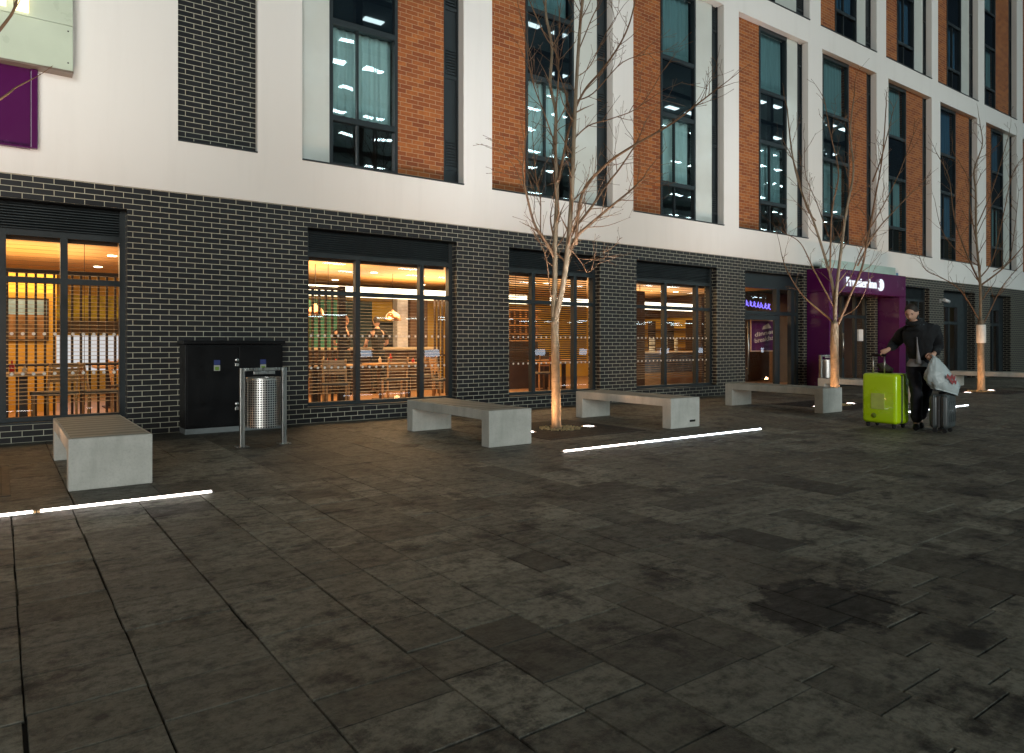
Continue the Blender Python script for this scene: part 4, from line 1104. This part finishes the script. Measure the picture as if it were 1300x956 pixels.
# plastic carrier bag
def carrier_bag():
    rnd = random.Random(4); n = 30; rows = 16; vs = []; fs = []
    for j in range(rows+1):
        t = j/rows
        wx = .030+.175*min(1,t*1.7)**.8; wy = .02+.085*min(1,t*1.5); cx = .02+.135*t; cz = 1.02-.475*t
        if t > .85: k = 1-(t-.85)*1.2; wx *= k; wy *= k
        for i in range(n):
            a = 2*math.pi*i/n
            cr = 1+.10*math.sin(i*2.1+j*.5)*(1-.4*t)+.05*math.sin(i*4.7-j*.9)+rnd.gauss(0,.025)
            vs.append((cx+wx*math.cos(a)*cr, -.31+wy*math.sin(a)*cr, cz - .05*math.cos(a)*t))
    for j in range(rows):
        for i in range(n): fs.append((j*n+i, (j+1)*n+i, (j+1)*n+(i+1)%n, j*n+(i+1)%n))
    fs.append(tuple(rows*n+i for i in range(n)))
    m = MB(); m._add(vs, fs, True)
    m.tube([(.0,-.26,1.055),(.01,-.28,1.04),(.02,-.31,1.01)], [.006,.012,.03], 8)
    mt, nt, out = nodes('white_plastic_bag'); p = nt.nodes.new('ShaderNodeBsdfPrincipled'); cob = coords(nt)
    p.inputs['Base Color'].default_value = (.44,.50,.50,1); p.inputs['Roughness'].default_value = .3
    L(nt, bump(nt, noise(nt, cob, 18, 4, .6), .7, .02), p.inputs['Normal']); L(nt, p.outputs[0], out.inputs[0])
    o = m.build('carrier_bag', mt); o.location = PB; o.rotation_euler = (0,0,-TH)
    tag(o, 'crumpled white plastic carrier bag with a red print, held at the man\'s hip', 'bag')
    q = MB()                       # red print follows the bag front
    for a, b, c_, d in ((-.02,.11,.0,.055),(.03,.13,.06,.11)):
        vs = []; nx = 8
        for i in range(nx+1):
            for z in (c_, d):
                x = a+(b-a)*i/nx; vs.append((.125+x, -.31-.112*math.sqrt(max(.05,1-((x)/.22)**2))-.012, .78-z+.02*math.sin(i*1.7)))
        q._add(vs, [(2*i,2*i+2,2*i+3,2*i+1) for i in range(nx)], True)
    q.build('red_print', mat('red_print', (.30,.05,.05), .45), o)
carrier_bag()

# ------------------------------------------------------------------ restaurant furniture (seen through the glass)
def chair_proto():
    t = thing('dining_chair', '', 'chair', (0,0,0), 0, 'chairs in the restaurant')
    for x in (-.19,.19):
        MB().bbox(x-.018,x+.018,-.20,-.165,0,.45,.004).build('leg', M_WOOD, t)
        m = MB(); m.tube([(x,.19,0),(x,.18,.45),(x,.25,.88)], .019, 6); m.build('leg', M_WOOD, t)
    MB().bbox(-.22,.22,-.22,.21,.43,.475,.012).build('seat', mat('seat_pad', (.10,.085,.07), .8), t)
    m = MB()
    for k in range(5):
        z0, z1 = .62+.05*k, .655+.05*k; y = .185+.065*(z0-.45)/.43; m.box(-.17,.17,y-.008,y+.008,z0,z1)
    m.build('backrest', M_WOOD, t); return t
CH = chair_proto()
chairs = [(.62,11.72,R(205),'wooden chair nearest the left window, seen behind the first bench'),(1.18,11.75,R(95),'wooden chair at the right of the leftmost window, back towards the pier'),
          (1.75,13.3,R(60),'second wooden chair deeper in the leftmost window'),(-.62,11.75,R(-90),'wooden chair at the left edge of the leftmost window'),
          (4.75,11.75,R(150),'wooden chair low in the left pane of the three-pane window'),(6.3,12.6,R(170),'pale wooden chair below the waiter in the middle pane'),(7.35,13.4,R(200),'wooden chair right of the waiter, near the middle mullion'),
          (6.95,11.75,R(80),'yellow-lit wooden chair in the narrow right pane'),(10.4,13.0,R(160),'wooden chair behind the closed blinds by the trunk'),(5.4,15.0,R(30),'wooden chair far back in the left pane of the three-pane window')]
for i, (x, y, rz, lb) in enumerate(chairs):
    o = CH if i == 0 else dup(CH)
    o.location = (x,y,.06); o.rotation_euler = (0,0,rz); o['label'] = lb
def table_proto():
    t = thing('dining_table', '', 'table', (0,0,0), 0, 'tables in the restaurant')
    MB().bbox(-.55,.55,-.38,.38,.71,.75,.006).build('table_top', M_WOOD, t)
    for x in (-.3,.3): MB().bbox(x-.04,x+.04,-.04,.04,.02,.71,.004).build('leg', M_DWOOD, t)
    MB().bbox(-.4,.4,-.25,.25,0,.02,.004).build('foot', M_DWOOD, t)
    return t
TB = table_proto()
tables = [(-.05,11.7,'wooden dining table in the leftmost window'),(1.9,14.5,'dining table far back in the leftmost window'),(4.95,12.5,'dining table in the left pane of the three-pane window'),
          (6.6,13.2,'dining table in the right pane of the three-pane window'),(10.2,12.1,'orange-lit dining table behind the tree trunk'),(11.2,13.6,'dining table behind the closed blinds')]
for i, (x, y, lb) in enumerate(tables):
    o = TB if i == 0 else dup(TB)
    o.location = (x,y,.06); o['label'] = lb
rr = random.Random(9)
for (x, y, n) in ((-.05,11.7,4),(4.95,12.5,3),(6.6,13.2,4),(10.2,12.1,4)):
    for k in range(n):
        hgt = rr.uniform(.10,.20); m = MB(); red = rr.random() < .5
        m.lathe((0,0,0), [(.0,0),(.03,0),(.032,hgt*.6),(.012,hgt*.8),(.012,hgt),(0,hgt)], 12)
        o = m.build('sauce_bottle', mat('red_sauce', (.5,.02,.01), .3) if red else mat('clear_bottle', (.6,.5,.35), .15))
        o.location = (x+rr.uniform(-.4,.4), y+rr.uniform(-.25,.25), .81)
        tag(o, ('red' if red else 'pale')+' sauce bottle standing on a wooden restaurant table', 'bottle', 'sauce bottles on the tables')
# slatted screens
def screen(label, x0, x1, y, z1, step, rail, post=True):
    t = thing('slatted_screen', label, 'screen', ((x0+x1)/2, y, .06))
    m = MB(); x = x0
    while x < x1-.1: m.box(x-(x0+x1)/2, x+.03-(x0+x1)/2, -.03,.03, .0, z1-.06); x += step
    m.build('slats', M_DWOOD, t)
    h = (x1-x0)/2
    MB().box(-h,h,-.034,.034,z1-.06,z1).build('rail', M_DWOOD, t); MB().box(-h,h,-.036,.036,rail-.04,rail).build('rail', M_DWOOD, t)
    if post: MB().box(h-.11,h,-.05,.05,0,z1+.02).build('post', M_DWOOD, t)
screen('dark slatted timber screen across the leftmost window', -1.5, 1.72, 12.3, 2.22, .112, .86)
screen('dark slatted timber screen at the left of the three-pane window', 3.6, 5.05, 12.1, 2.16, .12, .80)
screen('dark slatted timber screen edge at the right of the three-pane window', 8.05, 8.5, 14.1, 2.2, .10, .9)
# counter with two waiters
t = thing('serving_counter', 'wooden serving counter where two waiters in black stand', 'counter', (7.2,15.7,.06))
fm = MB().bbox(-1.5,1.7,-.3,.3,0,1.0,.01)
for k in range(11): fm.box(-1.48+.29*k,-1.25+.29*k,-.318,-.3,.08,.94)
fm.build('front', M_DWOOD, t); MB().bbox(-1.55,1.75,-.35,.35,1.0,1.05,.008).build('worktop', mat('pale_top', (.5,.42,.3), .3), t)
t = thing('glass_counter', 'grey glazed display counter in the window right of the trunk', 'counter', (15.0,13.6,.06), R(0))
MB().bbox(-1.5,2.0,-.35,.35,0,.35,.01).build('base', M_WOOD, t); MB().bbox(-1.5,2.0,-.33,.33,.36,.86,.01).build('display', mat('counter_grey', (.16,.18,.22), .25), t)
MB().bbox(-1.55,2.05,-.38,.38,.87,.91,.006).build('worktop', mat('white_top', (.7,.65,.6), .3), t)
rr = random.Random(3)
for k in range(7):
    o = MB(); o.lathe((0,0,0), [(.001,0),(.045,0),(.05,.012),(.05,.07+.02*(k%3)),(.001,.075+.02*(k%3))], 14)
    for q in range(1, 4): o.lathe((0,0,.1*q), [(.001,0),(.045,0),(.05,.012),(.05,.075),(.001,.08)], 14)
    ob = o.build('cup_stack', M_PANEL); ob.location = (14.1+.26*k, 13.55+.15*(k%2), .97)
    tag(ob, 'stack of white cups on the grey display counter', 'cups', 'cup stacks on the display counter')
JW = dict(pel=(0,0,.95), wai=(0,-.02,1.12), che=(0,-.03,1.34), nb=(0,-.05,1.48), nt=(0,-.07,1.55),
          shR=(-.19,-.02,1.40), elR=(-.26,-.10,1.14), wrR=(-.16,-.32,1.10), shL=(.19,-.02,1.40), elL=(.26,-.10,1.14), wrL=(.16,-.32,1.10),
          hiR=(-.09,0,.90), knR=(-.10,-.02,.50), anR=(-.10,.02,.09), toR=(-.11,-.11,.035), hiL=(.09,0,.90), knL=(.10,-.02,.50), anL=(.10,.02,.09), toL=(.11,-.11,.035))
hw = [((-.16,-.32,1.10),(0.2,-1,-.1),(0,0,1),1),((.16,-.32,1.10),(-.2,-1,-.1),(0,0,1),-1)]
BT = cloth('black_tee', (.012,.012,.014))
figure('person', 'waiter in a black T-shirt seen from behind at the counter', (7.05,14.95,.06), R(175), JW, ((0,-.10,1.655), R(0), R(18)), BT, BT, M_HAIR, hw, False)
figure('person', 'waiter in black at the left of the counter, head bowed', (6.15,14.8,.06), R(140), JW, ((0,-.12,1.645), R(10), R(25)), BT, BT, mat('red_hair', (.16,.05,.02), .6), hw, False)
figure('person', 'worker in a purple shirt behind the grey display counter', (14.2,14.35,.06), R(10), JW, ((0,-.10,1.655), R(20), R(15)), cloth('purple_shirt', (.10,.06,.22)), BT, M_HAIR, hw, False)
# pendants
def pendant(label, x, y, z, r, mt):
    t = thing('pendant_lamp', label, 'pendant lamp', (x,y,z))
    MB().lathe((0,0,0), [(r,0),(r*.97,.05),(r*.8,.12),(r*.45,.18),(.03,.20),(.025,.24)], 24).build('lamp_shade', mt, t)
    MB().tube([(0,0,.2),(0,0,2.75-z)], .006, 6).build('cord', M_BLACK, t)
    MB().lathe((0,0,0), [(.001,.02),(.04,.05),(.03,.10),(.001,.12)], 12).build('bulb', emit('bulb', (1,.8,.5), 14), t)
M_COP = mat('copper', (.70,.42,.26), .22, 1)
pendant('copper dome pendant lamp over the counter', 7.05, 14.2, 1.72, .19, M_COP)
pendant('copper pendant lamp half hidden by the slatted screen', 4.95, 13.3, 1.75, .17, M_COP)
pendant('dark pendant lamp in the window right of the trunk', 13.6, 13.0, 1.95, .15, M_DWOOD)
# framed pictures
t = thing('framed_picture', 'framed landscape picture with blue sky on the ochre pier', 'picture', (.05,14.27,1.25))
MB().box(-.55,.62,0,.028,0,.72).build('frame', M_DWOOD, t); MB().box(-.52,.59,-.004,-.001,.44,.69).build('sky_print', mat('print_sky', (.25,.42,.62), .4, 0, .4, 3), t); MB().box(-.52,.59,-.004,-.001,.03,.438).build('land_print', mat('print_land', (.22,.12,.05), .4, 0, .6, 6), t)
t = thing('framed_picture', 'dark framed picture on the ochre wall above the waiters', 'picture', (9.15,18.6,1.1))
MB().box(-.6,.6,0,.03,0,.75).build('frame', M_BLACK, t); MB().box(-.5,.5,-.004,-.001,.1,.65).build('print', mat('print_dark', (.05,.045,.04), .4), t)
t = thing('window_poster', 'purple poster with white writing inside the glazed side door bay', 'poster', (15.62,11.02,1.02))
MB().box(-.02,1.22,.0,.02,-.02,.80).build('frame', mat('poster_edge', (.7,.42,.28), .5), t); MB().box(.005,1.195,-.004,-.001,.005,.775).build('print', mat('poster_purple', (.10,.012,.07), .4), t)
M_CREAMI = mat('poster_ink', (.75,.55,.42), .5)
for s_, z, w in (('dinner', .36,.86),('breakfast', .20,.92)):
    text_obj(s_, .16, (15.62+.14, 11.015, 1.02+z-.0), M_CREAMI, t, w, .002, .001, tilt=.12)
m = MB(); m._add([(.45,-.006,.55),(.85,-.006,.60),(.80,-.006,.66),(.72,-.006,.72),(.62,-.006,.68),(.5,-.006,.64)], [(0,1,2,3,4,5)]); m.build('hat_print', M_CREAMI, t)
t = thing('neon_reflection', 'purple glowing strokes standing in for neon reflected in the side door glass', 'reflection', (15.62,11.3,2.2))  # reflection of a sign opposite, built as glowing strokes behind the glass
rn = random.Random(8); m = MB()
for k in range(8):
    x = .16*k; zz = -.03*k*.35
    m.tube([(x+rn.uniform(0,.03),0,zz+.02),(x+.02+rn.uniform(0,.05),0,zz+.15),(x+.10,0,zz+rn.uniform(.05,.14)),(x+.04,0,zz+.06),(x+.12,0,zz+.0)], .011, 6)
m.build('tube', emit('neon_violet', (.22,.16,1), 2.4), t)
# Venetian blinds
def blind(label, x0, x1, z0, z1, tilt, step=.05):
    y = W+.33; t = thing('venetian_blind', label, 'blind', ((x0+x1)/2, y, z1), 0)
    h = (x1-x0)/2; m = MB(); z = -.06; c_, s_ = math.cos(tilt)*.02, math.sin(tilt)*.02
    while z1+z > z0: m._add([(-h,-c_,z-s_),(h,-c_,z-s_),(h,c_,z+s_),(-h,c_,z+s_)], [(0,1,2,3)]); z -= step
    m.build('slats', mat('blind_slat', (.085,.045,.02), .5), t)
    MB().box(-h,h,-.025,.025,-.05,0).build('head_rail', M_DWOOD, t)
    for xx in (-h*.7, h*.7): MB().box(xx-.003,xx+.003,-.001,.001,z0-z1,-.05).build('cord', M_DWOOD, t)
blind('open Venetian blind in the leftmost window', -1.28, 1.28, .4, 2.56, R(10), .05)
blind('open Venetian blind in the three-pane window', 3.85, 6.33, .4, 2.56, R(9), .052)
blind('half-closed brown Venetian blind behind the tree trunk', 7.6, 9.73, .85, 2.56, R(38), .042)
blind('Venetian blind lowered in the window with the display counter', 10.92, 13.42, .4, 2.56, R(18), .05)
# downlights in the ceiling
k = 0
for x in (-3.5,-.8,1.6,4.4,6.6,9.0,11.4,13.8,16.4):
    for y in (12.2,14.2,16.4):
        k += 1
        o = MB(); o.lathe((0,0,0), [(.075,-.002),(.07,-.008),(.05,-.006),(.001,-.005)], 14); ob = o.build('downlight', emit('downlight', (1,.82,.55), 18)); ob.location = (x,y,2.757)
        tag(ob, 'small round downlight in the restaurant\'s timber ceiling', 'downlight', 'downlights in the restaurant ceiling')
for x, y, e in ((-3.2,14.3,IN_W*.8),(.3,14.0,IN_W),(4.8,13.4,IN_W*1.2),(8.2,14.4,IN_W*1.25),(11.6,13.6,IN_W*.5),(15.2,14.6,IN_W*.7)):
    lamp('ceiling_lamp', 'AREA', (x,y,2.70), (0,0,-1), e, (1,.65,.31), None, shape='RECTANGLE', size=2.4, size_y=2.4)
    lamp('ceiling_fill', 'AREA', (x,y,2.05), (0,0,1), e*.55, (1,.64,.30), None, shape='RECTANGLE', size=2.2, size_y=2.2)  # unseen upward lamps added to brighten the timber ceiling
lamp('back_wall_fill', 'AREA', (8.2,17.3,2.35), (0,.25,-1), 60, (1,.72,.40), None, shape='RECTANGLE', size=4.5, size_y=.6)  # unseen lamp added to brighten the ochre wall behind the counter
lamp('lobby_lamp', 'AREA', (19.6,11.9,2.6), (0,0,-1), 9, (1,.7,.42), None, shape='SQUARE', size=1.2)
lamp('lobby_lamp', 'AREA', (16.4,12.0,2.6), (0,0,-1), 5, (1,.6,.3), None, shape='SQUARE', size=1.0)

# ------------------------------------------------------------------ building across the square (its lit floors show in the glass)
OF = thing('office_building', 'office building across the square, its ceiling lights reflected in the bedroom windows', 'office building', (45,-24,0))
m = MB()
for k in range(8):
    z = 3.6*k+3.3; m.box(14, 92, -38, -24, z, z+.35)
for k in range(14):
    x = 14+6*k-.25
    for j in range(8): m.box(x, x+.5, -24.6, -24.1, 3.6*j+.0 if j == 0 else 3.6*j+.05, 3.6*j+3.3)
m.box(14, 92, -38.2, -38, 0, 29)
m.build('frame', mat('office_grey', (.34,.38,.38), .8), OF, world=True)
cg = MB()
for k in range(8): cg.quad((14,-37.9,3.6*k+3.295),(92,-37.9,3.6*k+3.295),(92,-24.1,3.6*k+3.295),(14,-24.1,3.6*k+3.295))
for k in range(8): cg.quad((14,-37.9,3.6*k+.4),(92,-37.9,3.6*k+.4),(92,-37.9,3.6*k+3.28),(14,-37.9,3.6*k+3.28))
cg.build('ceiling', mat('office_ceiling', (.62,.70,.68), .8), OF, world=True)
rl = random.Random(2)
cl_ = MB()
for j in range(8):
    for k in range(26):
        for q in range(2):
            if rl.random() < .62:
                x = 15.5+2.95*k; y = -26.5-4.5*q; z = 3.6*j+3.29; cl_.box(x, x+1.5, y-.3, y+.3, z-.05, z-.005)
o = cl_.build('ceiling_light', emit('office_tube', (.72,.95,1), 20), OF, world=True); o['kind'] = 'stuff'
bl = MB()
for k in range(12): bl.box(15+5*k, 16.2+5*k, -23.9, -23.86, .25, .75)
bl.build('lit_notice', emit('notice_blue', (.65,.82,1), 7), OF, world=True)

# ------------------------------------------------------------------ sky, sun, camera
w = bpy.data.worlds.new('World'); SC.world = w; w.use_nodes = True
nt = w.node_tree; bg = nt.nodes['Background']
sky = nt.nodes.new('ShaderNodeTexSky'); sky.sky_type = 'NISHITA'; sky.sun_disc = False
az = R(205); el = R(SUN_EL)
sky.sun_elevation = el; sky.sun_rotation = az
nt.links.new(sky.outputs[0], bg.inputs[0]); bg.inputs[1].default_value = SKY_S
sl_ = bpy.data.lights.new('sun', 'SUN'); sl_.energy = SUN_S; sl_.angle = R(22); sl_.color = (.92,.985,.98)
so = bpy.data.objects.new('sun', sl_); C.objects.link(so)
sd_ = Vector((math.sin(az)*math.cos(el), math.cos(az)*math.cos(el), math.sin(el)))
so.rotation_euler = (-sd_).to_track_quat('-Z','Y').to_euler(); so.location = (0,-20,20)

cam = bpy.data.cameras.new('camera'); co = bpy.data.objects.new('camera', cam); C.objects.link(co)
co.location = (0,0,1.21); co.rotation_euler = (R(90),0,-TH)
cam.sensor_width = 36; cam.lens = 36*894/1300; cam.shift_y = -42/1300; cam.clip_start = .05; cam.clip_end = 500
SC.camera = co
SC.view_settings.view_transform = 'Standard'; SC.view_settings.look = 'None'; SC.view_settings.gamma = 1; SC.view_settings.exposure = 0
SC.view_settings.use_curve_mapping = False
SC.render.engine = 'CYCLES'
cy = SC.cycles; cy.use_denoising = True; cy.max_bounces = 6; cy.diffuse_bounces = 3; cy.glossy_bounces = 3; cy.transparent_max_bounces = 16; cy.transmission_bounces = 4
cy.caustics_reflective = False; cy.caustics_refractive = False; cy.sample_clamp_indirect = 4; cy.use_adaptive_sampling = True; cy.adaptive_threshold = .02
try: cy.denoiser = 'OPENIMAGEDENOISE'
except Exception: pass
